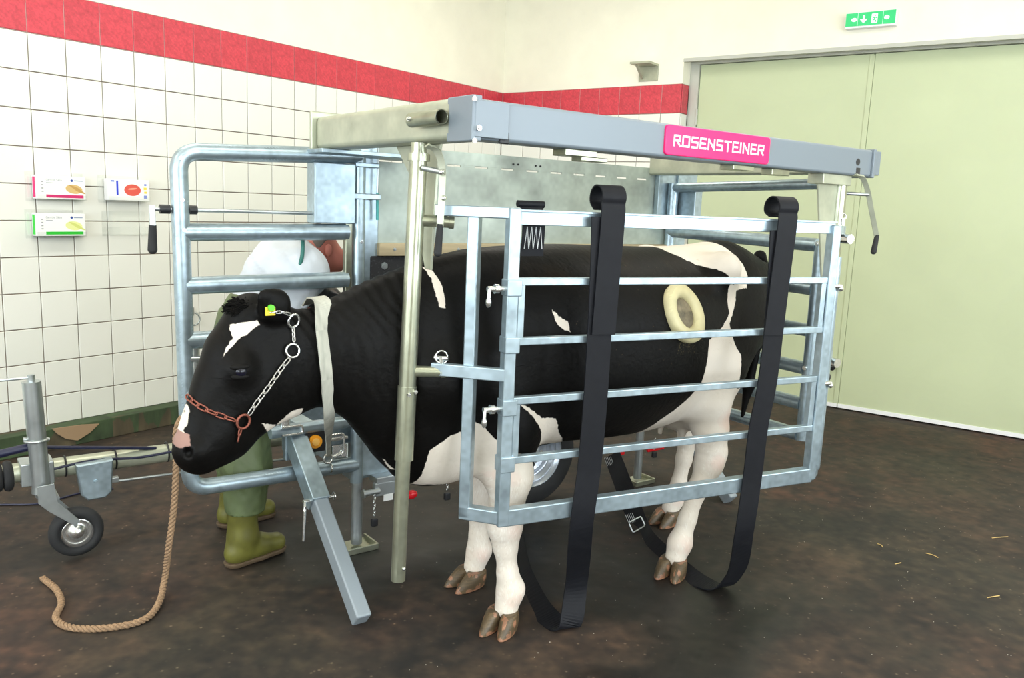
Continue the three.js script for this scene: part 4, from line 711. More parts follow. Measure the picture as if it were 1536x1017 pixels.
const coat = canvasTex(TW, THh, (c, w, h) => {
  c.fillStyle = '#0b0a09'; c.fillRect(0, 0, w, h);
  for (let i = 0; i < 14000; i++) { const x = rnd() * w, y = rnd() * h, l = 6 + rnd() * 14; const k = 4 + rnd() * 11; c.strokeStyle = `rgba(${k + 6},${k + 2},${k},0.5)`; c.beginPath(); c.moveTo(x, y); c.lineTo(x + l, y + l * 0.4 * (rnd() - 0.2)); c.stroke(); }
  for (let i = 0; i < 26; i++) { const x = (0.42 + 0.5 * rnd()) * w, y = h * (0.05 + 0.13 * rnd()); c.fillStyle = 'rgba(58,40,24,0.10)'; c.beginPath(); c.ellipse(x, y, 40 + 60 * rnd(), 14 + 14 * rnd(), 0, 0, 7); c.fill(); }
  const white = (poly, col) => {
    c.fillStyle = col; c.beginPath(); let first = true;
    for (let i = 0; i < poly.length; i++) { const a = poly[i], b = poly[(i + 1) % poly.length], n = Math.max(2, Math.ceil(Math.hypot((a[0] - b[0]) * w, (a[1] - b[1]) * h) / 6)); for (let k = 0; k < n; k++) { const t = k / n, j = 1.5; const x = lerp(a[0], b[0], t) * w + rr(-j, j), y = (1 - lerp(a[1], b[1], t)) * h + rr(-j, j); first ? c.moveTo(x, y) : c.lineTo(x, y); first = false; } }
    c.closePath(); c.fill();
  };
  const X = (u) => (u - CU0) / (CU1 - CU0), Y = (y) => y / CH1;
  for (const m of marks) white(m, '#ddd2c4');
  white([[X(0.0), Y(0.60)], [X(0.36), Y(0.605)], [X(0.36), Y(0)], [X(0.0), Y(0)]], '#ddd2c4');                 // forelegs
  white([[X(0.95), Y(0.58)], [X(1.18), Y(0.72)], [X(1.30), Y(0.84)], [X(1.62), Y(0.84)], [X(1.78), Y(0.78)], [X(1.78), Y(0)], [X(0.95), Y(0)]], '#ddd2c4');   // hind legs
  for (const [u, y, r] of [[0.16, 0.40, 26], [0.18, 0.13, 30], [1.1, 0.13, 30], [1.26, 0.5, 34], [0.28, 0.14, 26], [1.55, 0.13, 26], [1.3, 0.7, 46], [0.1, 0.62, 26]]) { for (let k = 0; k < 9; k++) { c.fillStyle = 'rgba(222,178,158,0.07)'; c.beginPath(); c.ellipse(X(u) * w + rr(-20, 20), (1 - Y(y)) * h + rr(-16, 16), r * rr(0.4, 1), r * rr(0.3, 0.8), rnd() * 3, 0, 7); c.fill(); } }
  for (let i = 0; i < 5000; i++) { const u = rnd() < 0.5 ? rr(-0.05, 0.4) : rr(0.95, 1.8), y = rr(0, 0.62); const x = X(u) * w, yy = (1 - Y(y)) * h; c.strokeStyle = rnd() < 0.5 ? 'rgba(196,178,160,0.35)' : 'rgba(246,242,236,0.4)'; c.beginPath(); c.moveTo(x, yy); c.lineTo(x + rr(-3, 3), yy + 9); c.stroke(); }
  // pink-grey nose, straw flecks on the back
  { const m = tr([[262, 640], [284, 652], [286, 668], [268, 672], [256, 662]]); white(m, '#94756b'); }
  for (let i = 0; i < 90; i++) { const x = X(rr(0.35, 1.3)) * w, y = (1 - Y(rr(1.0, 1.42))) * h; c.strokeStyle = 'rgba(150,128,84,0.8)'; c.lineWidth = 1; c.beginPath(); c.moveTo(x, y); c.lineTo(x + rr(-4, 4), y + rr(-4, 4)); c.stroke(); }
  for (let i = 0; i < 80; i++) { const x = X(rr(0.85, 0.96)) * w, y = (1 - Y(rr(1.04, 1.09))) * h; c.strokeStyle = 'rgba(170,150,96,0.9)'; c.beginPath(); c.moveTo(x, y); c.lineTo(x + rr(-3, 3), y + rr(-3, 3)); c.stroke(); }
});
const hideMat = new THREE.MeshPhysicalMaterial({ map: coat, roughness: 0.5, specularIntensity: 0.22, bumpMap: tex(512, 512, (x, y) => { const n = 255 * fbm(x * 70, y * 40, 3); return [n, n, n]; }, false, 3), bumpScale: 0.0012 });
{
  const g = surfaceNet(cowSDF, [-1.05, 0.03, -0.06], [1.95, 1.56, 0.80], 0.0105);
  const p = g.attributes.position, uv = new Float32Array(p.count * 2);
  for (let i = 0; i < p.count; i++) { const [a, b] = coatUV(V3(p.getX(i), p.getY(i), p.getZ(i))); uv[2 * i] = a; uv[2 * i + 1] = b; }
  g.setAttribute('uv', new THREE.BufferAttribute(uv, 2));
  const body = new THREE.Mesh(g, hideMat); body.name = 'body'; body.castShadow = body.receiveShadow = true; cow.add(body);
}
// hooves: two claws and two dew claws each
const hornMat = std({ map: tex(128, 128, (x, y) => { const n = fbm(x * 4, y * 22, 4), k = fbm(x * 3 + 9, y * 3, 3); const s = 0.75 + 0.5 * n; return k > 0.5 ? [140 * s, 100 * s, 76 * s] : [88 * s, 72 * s, 50 * s]; }, true, 8), roughness: 0.45 });
function hoof(f, yaw, pitch = 0) {
  const out = [];
  for (const s of [-1, 1]) {
    const g = new THREE.SphereGeometry(1, 22, 16), p = g.attributes.position;
    for (let i = 0; i < p.count; i++) {
      let x = p.getX(i), y = p.getY(i), z = p.getZ(i);                           // x forward, y up
      const yy = Math.min(0.5, Math.max(-0.42, y)), t = (yy + 0.42) / 0.92;
      let fx = x * lerp(1, 0.74, t) + (x > 0 ? 0.26 * (1 - t) * x : 0) - 0.34 * t;
      p.setXYZ(i, fx * 0.079, (yy + 0.42) * 0.074, z * 0.034 * lerp(1, 0.95, t) * (x > 0.3 ? 1 - 0.42 * (x - 0.3) * (x - 0.3) : 1));
    }
    g.computeVertexNormals(); g.rotateZ(pitch); g.rotateY(s * -0.07); g.translate(0.012, 0, s * 0.033); out.push(g);
    out.push(ball(V3(-0.07, 0.112, s * 0.024), 0.017, [1.3, 1.0, 0.8], 8));
  }
  return out.map((g) => g.rotateY(yaw).translate(f[0], 0.001, f[1]));
}
part(cow, 'hoof', hoof([0.135, 0.565], Math.PI + 0.55), hornMat, { label: 'brown cloven hoof' });
part(cow, 'hoof', hoof([0.232, 0.195], Math.PI + 0.1), hornMat, { label: 'brown cloven hoof' });
part(cow, 'hoof', hoof([1.062, 0.588], Math.PI + 0.45), hornMat, { label: 'brown cloven hoof' });
part(cow, 'hoof', hoof([1.497, 0.15], Math.PI + 0.1), hornMat, { label: 'brown cloven hoof' });
{ // eyes
  const t = trace(cowSDF, 362, 558), e = t.p.clone().addScaledVector(t.n, -0.017), almond = V3(-0.82, -0.5, 0.2);
  const eye = part(cow, 'eye', ball(e, 0.0215), std({ color: rgb(0.004, 0.004, 0.012), roughness: 0.05 }), { label: 'dark glossy eye' });
  const lidM = new THREE.MeshPhysicalMaterial({ color: rgb(0.005, 0.0045, 0.004), roughness: 0.6, specularIntensity: 0.25 });
  for (const s of [0.014, -0.0165]) part(eye, 'eyelid', ball(e.clone().add(Q(0.0, s, 0)).addScaledVector(t.n, -0.002), 0.0225, [1.45, 0.62, 0.95]), lidM);
  part(cow, 'eye', ball(Q(-0.80, 1.03, 0.172), 0.0225), std({ color: rgb(0.004, 0.004, 0.008), roughness: 0.06 }));
  // tuft between the ears
  const tuft = []; for (let i = 0; i < 900; i++) { const al = rr(-1.2, 1.2), be = rr(-1.1, 1.1), n = V3(Math.sin(al) * -0.8 - 0.2, Math.cos(al) * 0.8, Math.sin(be) + 0.3).normalize(), a = cv(366, 470, 0.27).addScaledVector(n, 0.046); const b = a.clone().addScaledVector(n, rr(0.004, 0.011)).add(Q(rr(-0.02, -0.004), rr(-0.018, 0.004), rr(-0.008, 0.01))); tuft.push(rod(a, b, 0.0042, 0.0012, 5)); }
  part(cow, 'poll_tuft', tuft, new THREE.MeshPhysicalMaterial({ color: rgb(0.005, 0.0045, 0.004), roughness: 0.8, specularIntensity: 0.2 }), { kind: 'stuff' });
  // ear tag
  const q = trace(cowSDF, 405, 463).p; const tag = part(cow, 'ear_tag', [block(q.x - 0.016, q.x + 0.016, q.y - 0.022, q.y + 0.006, q.z - 0.002, q.z + 0.006, 0.002)], std({ color: rgb(0.75, 0.55, 0.03), roughness: 0.5 }), { label: 'yellow ear tag' });
  part(tag, 'tag_button', [rod(q.clone().add(Q(0, 0.004, 0.004)), q.clone().add(Q(0, 0.004, 0.016)), 0.01)], std({ color: rgb(0.12, 0.6, 0.03), roughness: 0.5 }), { label: 'green button' });
}
{ // rumen cannula: soft cream flange with a recessed window
  const t = trace(cowSDF, 1025, 470), ax = t.n.clone().add(V3(0, 0.06, 0)).normalize();
  const X = V3(1, 0, 0).addScaledVector(ax, -ax.x).normalize(), Yv = ax.clone().cross(X).normalize();
  const mtx = new THREE.Matrix4().makeBasis(X, Yv, ax).multiply(new THREE.Matrix4().makeRotationZ(0.2)).setPosition(t.p.clone().addScaledVector(ax, 0.0));
  const prof = (a) => new THREE.LatheGeometry(a.map(([r, y]) => new THREE.Vector2(r, y)), 48).rotateX(Math.PI / 2).scale(1.0, 1.13, 1).applyMatrix4(mtx);
  const fl = part(cow, 'rumen_cannula', prof([[0.106, -0.02], [0.112, 0.0], [0.110, 0.018], [0.098, 0.028], [0.08, 0.03], [0.068, 0.025], [0.059, 0.015], [0.056, 0.004], [0.056, -0.03]]), std({ map: tex(128, 128, (x, y) => { const s = 0.93 + 0.12 * fbm(x * 6, y * 6, 3, 6); return [205 * s, 194 * s, 150 * s]; }, true, 4), roughness: 0.5 }), { label: 'cream rubber cannula ring' });
  part(fl, 'plug', prof([[0.058, 0.002], [0.05, 0.008], [0.034, 0.005], [0.0, 0.004]]), std({ map: tex(128, 128, (x, y) => { const s = 0.6 + 0.7 * fbm(x * 5, y * 5, 4, 5); return [118 * s, 106 * s, 84 * s]; }, true, 10), roughness: 0.35 }), { label: 'murky brown plug window' });
}
rebase(cow);

// ------------------------------------------------------------------ tack: chain halter, neck strap, rope, belly straps
const surf = (x, y, o = 0.008) => { const t = trace(cowSDF, x, y); return t.p.clone().addScaledVector(t.n, o); };
const rust = std({ map: tex(64, 64, (x, y) => { const n = fbm(x * 8, y * 8, 3, 8); return [112 + 50 * n, 62 + 34 * n, 50 + 28 * n]; }, true, 20), metalness: 0.5, roughness: 0.5 });
{
  const hal = thing('chain_halter', 'metal chain halter around the cow\'s nose and cheek, partly rusty', 'halter');
  const chainM = std({ color: rgb(0.42, 0.40, 0.37), metalness: 0.9, roughness: 0.35 });
  const link = (a, b, n, wire, twist) => { const L = a.distanceTo(b), s = new THREE.CurvePath(), d = b.clone().sub(a).normalize(), w = L * 0.22; let side = d.clone().cross(n).normalize(); if (twist) side = side.multiplyScalar(0.55).addScaledVector(n, 0.6).normalize(); const e = 0.22;
    const pts = []; for (let i = 0; i < 24; i++) { const t = i / 24 * Math.PI * 2, cx = Math.sign(Math.cos(t)) * Math.pow(Math.abs(Math.cos(t)), 0.6), sy = Math.sign(Math.sin(t)) * Math.pow(Math.abs(Math.sin(t)), 0.8); pts.push(a.clone().lerp(b, 0.5).addScaledVector(d, cx * L * 0.6).addScaledVector(side, sy * w)); }
    return new THREE.TubeGeometry(new THREE.CatmullRomCurve3(pts, true), 36, wire, 7, true); };
  const run = (px, count, m, wire = 0.0027) => {
    const P = px.map(([x, y]) => surf(x, y, 0.009)), c = new THREE.CatmullRomCurve3(P);
    for (let i = 0; i < count; i++) { const a = c.getPointAt(i / count), b = c.getPointAt((i + 1) / count), mid = project(a.clone().lerp(b, 0.5)), n = trace(cowSDF, mid[0], mid[1]).n; part(hal, 'chain_link', link(a, b, n, wire, i % 2), m); }
  };
  const ring = (x, y, R, m, wire = 0.0042) => { const t = trace(cowSDF, x, y); part(hal, 'ring', torus(t.p.clone().addScaledVector(t.n, 0.012), R, wire, t.n, 1, 0, 28), m); };
  run([[284, 595], [300, 610], [325, 622], [350, 630]], 6, rust); ring(362, 631, 0.0225, rust);
  run([[358, 642], [354, 660]], 2, rust); run([[372, 620], [384, 602], [402, 578], [420, 552], [432, 538]], 8, chainM);
  ring(437, 526, 0.022, M.chrome); run([[440, 512], [438, 492]], 3, chainM); ring(437, 480, 0.022, M.chrome);
  run([[432, 470], [418, 467], [405, 468]], 4, M.chrome, 0.0022);
  rebase(hal);
}
{ // neck strap: pale webbing over the neck, gathered below and hooked to the gate
  const a = [[483, 461], [485, 490], [489, 530], [493, 570], [494, 592]].map(([x, y]) => surf(x, y, 0.006));
  const over = [Q(a[0].x + 0.005, 1.235, 0.20), Q(a[0].x, 1.263, 0.255), Q(a[0].x - 0.001, 1.255, 0.31)];
  const low = [cv(494, 625, 0.30), cv(493, 655, 0.05), cv(493, 684, CV + 0.085)];
  const pts = [...over, ...a.slice(1), ...low];
  single('neck_strap', 'pale worn webbing strap around the cow\'s neck hooked to the gate', 'strap', [ribbon(pts, (f) => f < 0.62 ? 0.066 : lerp(0.066, 0.02, Math.min(1, (f - 0.62) / 0.3)), 0.005, () => V3(0.86, 0.0, -0.3), 120)], std({ map: tex(128, 128, (x, y) => { const s = 0.82 + 0.3 * fbm(x * 10, y * 3, 4, 10); return [182 * s, 181 * s, 168 * s]; }, true, 6), roughness: 0.7 }));
}
{ // rope: from the gate tube to the floor
  const v = CV + 0.07, top = cv(266, 640, v);
  const pts = [top, cv(264, 700, v), cv(261, 760, v), cv(253, 820, v), ch(247, 868, 0.06), ch(238, 905, 0.018), ch(215, 930, 0.012), ch(160, 942, 0.012), ch(105, 941, 0.012), ch(84, 928, 0.012), ch(92, 905, 0.012), ch(85, 885, 0.012), ch(64, 867, 0.012)];
  pts.unshift(Q(-0.74, top.y + 0.06, v - 0.015), Q(-0.72, top.y + 0.05, v - 0.09));
  const cur = new THREE.CatmullRomCurve3(pts), N = 520, out = [], fr = cur.computeFrenetFrames(N);
  for (let s = 0; s < 3; s++) { const q = []; for (let i = 0; i <= N; i++) { const p = cur.getPointAt(i / N), a = i * 0.42 + s * Math.PI * 2 / 3; q.push(p.addScaledVector(fr.normals[i], Math.cos(a) * 0.0068).addScaledVector(fr.binormals[i], Math.sin(a) * 0.0068)); } out.push(new THREE.TubeGeometry(new THREE.CatmullRomCurve3(q), N * 2, 0.0066, 7)); }
  single('lead_rope', 'brown twisted rope hanging from the gate and curling on the floor', 'rope', out, std({ map: tex(128, 128, (x, y) => { const s = 0.75 + 0.5 * fbm(x * 30, y * 30, 3, 30); return [146 * s, 118 * s, 90 * s]; }, true, 12), roughness: 0.9 }));
}
function bellyStrap(label, px, back, loopPx, tail) {
  const t = thing('belly_strap', label, 'strap');
  const W2 = 0.098, o = 0.032, side = gDir;
  const pts = px.map(([x, y, k]) => typeof k === 'number' ? ch(x, y, k) : gPix(x, y, o));
  part(t, 'webbing', [ribbon([...pts, ...back], W2, 0.005, (f) => side.clone().lerp(V3(0.75, 0.6, 0), Math.max(0, Math.min(1, (f - 0.6) * 6))), 160)], M.strap);
  // doubled upper length and the loop over the top rail
  const c = gPix(loopPx[0], loopPx[1], 0.0), e = gPix(tail[0], tail[1], o + 0.01), R = 0.042, loop = [];
  const topOut = c.clone().addScaledVector(gOut, o + 0.008); topOut.y = 1.60;
  loop.push(e); loop.push(e.clone().lerp(topOut, 0.5)); loop.push(topOut);
  for (let k = 0; k <= 8; k++) { const a = -0.5 + k / 8 * (Math.PI + 0.9); loop.push(c.clone().addScaledVector(gOut, Math.cos(a) * R).setY(c.y + Math.sin(a) * R)); }
  const inn = c.clone().addScaledVector(gOut, -0.012).setY(1.60); loop.push(inn);
  part(t, 'loop', [ribbon(loop, W2 * 0.97, 0.005, () => side, 140)], M.strap);
  return t;
}
{
  const a = bellyStrap('long black webbing belly strap hanging on the gate in front of the ribs', [[906, 325], [903, 420], [899, 500], [893, 600], [884, 700], [872, 790], [864, 880, 0.16]], [ch(852, 940, 0.02), ch(818, 922, 0.008), ch(786, 868, 0.008), ch(776, 826, 0.01), cv(772, 786, -0.22), cv(770, 740, -0.33)], [912, 297], [905, 502]);
  rebase(a);
  const back = [ch(1082, 880, 0.02), ch(1050, 872, 0.008), ch(1010, 845, 0.008), ch(975, 815, 0.01), cv(958, 785, 0.1), cv(940, 740, -0.1), cv(918, 682, CV + 0.02)];
  const b = bellyStrap('long black webbing belly strap hanging on the gate beside the hindquarters', [[1170, 345], [1166, 420], [1160, 500], [1150, 580], [1138, 640], [1128, 720], [1116, 800], [1103, 860, 0.10]], back, [1172, 312], [1160, 503]);
  const st = []; for (const [x, y] of [[968, 812], [944, 775], [922, 700], [912, 690]]) { const p = cv(x, y, x > 960 ? 0.15 : x > 940 ? 0.06 : CV + 0.06); for (let k = -2; k <= 2; k++) st.push(bar(p.clone().add(Q(k * 0.012 - 0.012, 0.02, 0.006)), p.clone().add(Q(k * 0.012 + 0.012, -0.03, 0.012)), 0.0018, 0.0018, { r: 0.0003 })); }
  part(b, 'stitching', st, M.stitch, { kind: 'stuff', label: 'white stitch lines' });
  const bk = cv(952, 788, 0.13); part(b, 'buckle', [pipe([bk.clone().add(Q(-0.045, 0.025, 0)), bk.clone().add(Q(0.04, 0.04, 0)), bk.clone().add(Q(0.045, 0.0, 0.03)), bk.clone().add(Q(-0.04, -0.02, 0.03)), bk.clone().add(Q(-0.045, 0.02, 0.004))], 0.0035, 0.008, 60, 8)], M.steel);
  rebase(b);
  // short strap end clamped inside the gate, with zigzag stitching
  const p = gPix(800, 340, -0.05), q = thing('strap_end', 'short black strap end with white zigzag stitching behind the gate\'s top rail', 'strap');
  part(q, 'webbing', [ribbon([p.clone().add(Q(0, 0.075, -0.02)), p.clone().add(Q(0, 0.02, 0)), p.clone().add(Q(0.002, -0.1, -0.004))], 0.085, 0.006, () => gDir, 40), rod(p.clone().addScaledVector(gDir, -0.05).add(Q(0, 0.075, -0.02)), p.clone().addScaledVector(gDir, 0.05).add(Q(0, 0.075, -0.02)), 0.012)], M.strap);
  const z = []; for (let k = 0; k < 8; k++) { const s0 = lerp(-0.034, 0.034, k / 8), s1 = lerp(-0.034, 0.034, (k + 1) / 8), up = k % 2; z.push(bar(p.clone().addScaledVector(gDir, s0).addScaledVector(gOut, 0.005).add(Q(0, up ? 0.0 : -0.075, 0)), p.clone().addScaledVector(gDir, s1).addScaledVector(gOut, 0.005).add(Q(0, up ? -0.075 : 0.0, 0)), 0.0022, 0.0022, { r: 0.0003 })); }
  part(q, 'stitching', z, M.stitch, { label: 'white zigzag stitching' });
  rebase(q);
}

// ------------------------------------------------------------------ the person behind the gate, bending over
{
  const t = thing('person', 'person in white coat and olive green waders bending behind the head gate', 'person');
  const hipN = [-0.47, 0.80, -0.56], hipF = [-0.45, 0.80, -0.76];
  const legN = [[...hipN, 0.10], [-0.47, 0.45, -0.52, 0.068], [-0.495, 0.10, -0.50, 0.042]], legF = [[...hipF, 0.10], [-0.40, 0.46, -0.86, 0.068], [-0.39, 0.10, -0.95, 0.042]];
  const spine = [[-0.44, 0.86, -0.66, 0.115], [-0.39, 1.04, -0.655, 0.105], [-0.265, 1.235, -0.64, 0.125], [-0.195, 1.32, -0.63, 0.10]];
  const neck = [[-0.20, 1.345, -0.62, 0.065], [-0.13, 1.36, -0.61, 0.058]];
  const head = [[-0.105, 1.385, -0.605, 0.085], [-0.055, 1.325, -0.595, 0.072]];
  const armN = [[-0.23, 1.29, -0.47, 0.068], [...cv(436, 452, -0.49).toArray(), 0.055], [...cv(476, 442, -0.49).toArray(), 0.046]], armF = [[-0.23, 1.29, -0.81, 0.068], [-0.12, 1.10, -0.86, 0.055], [0.0, 1.02, -0.72, 0.042]];
  const B = (l) => LEG(l), sets = (ls) => ls.flatMap(B);
  const mk = (bones, k, extra) => (x, y, z) => { let d = 1e9; for (const b of bones) d = smin(d, cone(x, y, z, b), k); return extra ? extra(d, x, y, z) : d; };
  const hand = (w, dir) => { const o = [], p = V3(...w), d = dir.clone().normalize(), s = V3(0, 0, 1).cross(d).normalize(), q = p.clone().addScaledVector(d, 0.075); o.push([p.x, p.y, p.z, q.x, q.y, q.z, 0.032, 0.036]); for (let k = 0; k < 4; k++) { const a = q.clone().add(V3(0, 0, (k - 1.5) * 0.021)), len = [0.035, 0.042, 0.04, 0.03][k], m = a.clone().addScaledVector(d, len), e = m.clone().addScaledVector(d, len * 0.6).addScaledVector(s, -0.025); o.push([a.x, a.y, a.z, m.x, m.y, m.z, 0.011, 0.01], [m.x, m.y, m.z, e.x, e.y, e.z, 0.01, 0.008]); } const th = p.clone().addScaledVector(d, 0.03).add(V3(0, 0, 0.03)), te = th.clone().addScaledVector(d, 0.045).add(V3(0, 0, 0.025)); o.push([th.x, th.y, th.z, te.x, te.y, te.z, 0.013, 0.01]); return o; };
  const hN = hand(armN[2].slice(0, 3), V3(1, -0.1, -0.3)), hF = hand([0.0, 1.02, -0.72], V3(0.9, -0.5, 0.2));
  const face = [[-0.028, 1.338, -0.555, -0.012, 1.32, -0.55, 0.014, 0.017], [-0.03, 1.305, -0.60, 0.012, 1.332, -0.595, 0.02, 0.013]];
  const bones = [...sets([legN, legF, spine, armN, armF, neck]), ...B(head), [-0.46, 0.80, -0.56, -0.45, 0.80, -0.76, 0.11, 0.11], [-0.23, 1.29, -0.47, -0.23, 1.29, -0.81, 0.072, 0.072], ...face];
  const fine = [...hN, ...hF];
  const bodySDF = (x, y, z) => { let d = mk(bones, 0.05)(x, y, z); let h = 1e9; for (const b of fine) h = smin(h, cone(x, y, z, b), 0.008); return smin(d, h, 0.02); };
  const skin = std({ color: rgb(0.60, 0.19, 0.14), roughness: 0.55 });
  const body = part(t, 'body', surfaceNet(bodySDF, [-0.65, 0.05, -1.1], [0.25, 1.52, -0.30], 0.012), skin);
  // nose, ear, eyes on the head
  part(body, 'ear', [ball(Q(-0.095, 1.37, -0.515), 0.026, [0.7, 1.1, 0.45])], skin);
  part(body, 'eye', [ball(Q(-0.018, 1.372, -0.562), 0.011), ball(Q(-0.018, 1.372, -0.632), 0.011)], M.white);
  part(body, 'lips', [ball(Q(0.0, 1.292, -0.597), 0.016, [0.5, 0.5, 1.4])], std({ color: rgb(0.5, 0.12, 0.11), roughness: 0.5 }));
  const cloth = (name, bonesL, k, off, lo, hi, m, label, clip, cell = 0.012) => part(t, name, surfaceNet(mk(bonesL, k, (d, x, y, z) => { let r = d - off - 0.014 * (fbm(x * 14 + y * 8 + 5, y * 9 - x * 6 + z * 9, 3) - 0.5) * 2; return clip ? Math.max(r, clip(x, y, z)) : r; }), lo, hi, cell), m, { label });
  const coatM = std({ map: tex(256, 256, (x, y) => { const s = 0.94 + 0.08 * fbm(x * 10, y * 10, 3, 10); return [206 * s, 211 * s, 217 * s]; }), roughness: 0.85 });
  const wader = std({ map: tex(256, 256, (x, y) => { const s = 0.78 + 0.42 * fbm(x * 7, y * 7, 4, 7); return [86 * s, 98 * s, 62 * s]; }), roughness: 0.55 });
  cloth('coat', [...B(spine), ...B([armN[0], armN[1]]), ...B([armF[0], armF[1]]), [-0.23, 1.29, -0.47, -0.23, 1.29, -0.81, 0.072, 0.072]], 0.07, 0.022, [-0.72, 0.95, -1.1], [0.1, 1.55, -0.25], coatM, 'white work coat', (x, y, z) => Math.max(1.135 - y - 0.25 * (x + 0.45), x + 0.09));
  cloth('waders', [...sets([legN, legF]), ...B(spine.slice(0, 3)), [-0.46, 0.80, -0.56, -0.45, 0.80, -0.76, 0.11, 0.11]], 0.06, 0.03, [-0.75, 0.17, -1.15], [-0.1, 1.3, -0.35], wader, 'olive green rubber waders', (x, y, z) => Math.max(y - 1.17 + 0.25 * (x + 0.45), 0.235 - y));
  const shirt = std({ color: rgb(0.17, 0.012, 0.035), roughness: 0.8 });
  cloth('collar', [...B(neck)], 0.03, 0.016, [-0.3, 1.2, -0.75], [-0.02, 1.5, -0.45], shirt, 'dark red shirt collar', (x, y, z) => Math.max(x + 0.115, -0.215 - x), 0.008);
  const gl = std({ color: rgb(0.012, 0.012, 0.014), roughness: 0.45 });
  cloth('glove', [...B([armN[1], armN[2]]), ...hN], 0.012, 0.006, [-0.3, 0.95, -0.7], [0.25, 1.3, -0.36], gl, 'long black glove', (x) => armN[1][0] - 0.03 - x, 0.008);
  cloth('glove', [...B([armF[1], armF[2]]), ...hF], 0.012, 0.006, [-0.3, 0.8, -1.0], [0.25, 1.2, -0.55], gl, 'long black glove', (x) => -0.09 - x, 0.008);
  cloth('hair', B(head), 0.05, 0.010, [-0.3, 1.25, -0.75], [0.1, 1.55, -0.45], std({ color: rgb(0.16, 0.13, 0.11), roughness: 0.9 }), 'short brown hair', (x, y, z) => (x * 0.75 - y * 0.66) + 1.012, 0.008);
  part(t, 'braces', [spline([cv(436, 430, -0.43), cv(446, 408, -0.40), cv(453, 385, -0.385), cv(454, 362, -0.40), cv(452, 345, -0.46), cv(448, 340, -0.54)], 0.0085, 30, 8)], std({ color: rgb(0.03, 0.16, 0.13), roughness: 0.6 }), { label: 'teal shoulder strap' });
  const bootM = std({ map: tex(128, 128, (x, y) => { const s = 0.8 + 0.35 * fbm(x * 6, y * 6, 4, 6); return [98 * s, 96 * s, 42 * s]; }, true, 3), roughness: 0.38 });
  const soleM = std({ color: rgb(0.10, 0.065, 0.035), roughness: 0.75 });
  const boot = (x, z, yaw) => {
    const c = Math.cos(yaw), s = Math.sin(yaw), T2 = (px, py, pz) => [x + px * c + pz * s, py, z - px * s + pz * c];
    const bb = [[0.005, 0.26, 0, 0.068], [0.005, 0.12, 0, 0.06], [0.005, 0.075, 0, 0.052]].map(([a, b2, d, r]) => [...T2(a, b2, d), r]);
    const ft = [[-0.035, 0.055, 0, 0.046], [0.08, 0.062, 0, 0.046], [0.17, 0.05, 0.004, 0.044]].map(([a, b2, d, r]) => [...T2(a, b2, d), r]);
    const f = mk([...LEG(bb), ...LEG(ft)], 0.04, (d, X, Y) => Math.max(d, Y - 0.262, 0.022 - Y));
    const bt = part(t, 'boot', surfaceNet(f, [x - 0.3, 0.0, z - 0.3], [x + 0.3, 0.3, z + 0.3], 0.008), bootM, { label: 'olive green rubber boot' });
    const fs = mk([...LEG(ft.map((q) => [q[0], 0.03, q[2], q[3] + 0.004]))], 0.02, (d, X, Y) => Math.max(d, Y - 0.026, 0.002 - Y));
    part(bt, 'sole', surfaceNet(fs, [x - 0.3, -0.02, z - 0.3], [x + 0.3, 0.05, z + 0.3], 0.007), soleM);
  };
  boot(-0.50, -0.50, 0.25); boot(-0.39, -0.95, 0.1);
  rebase(t);
}

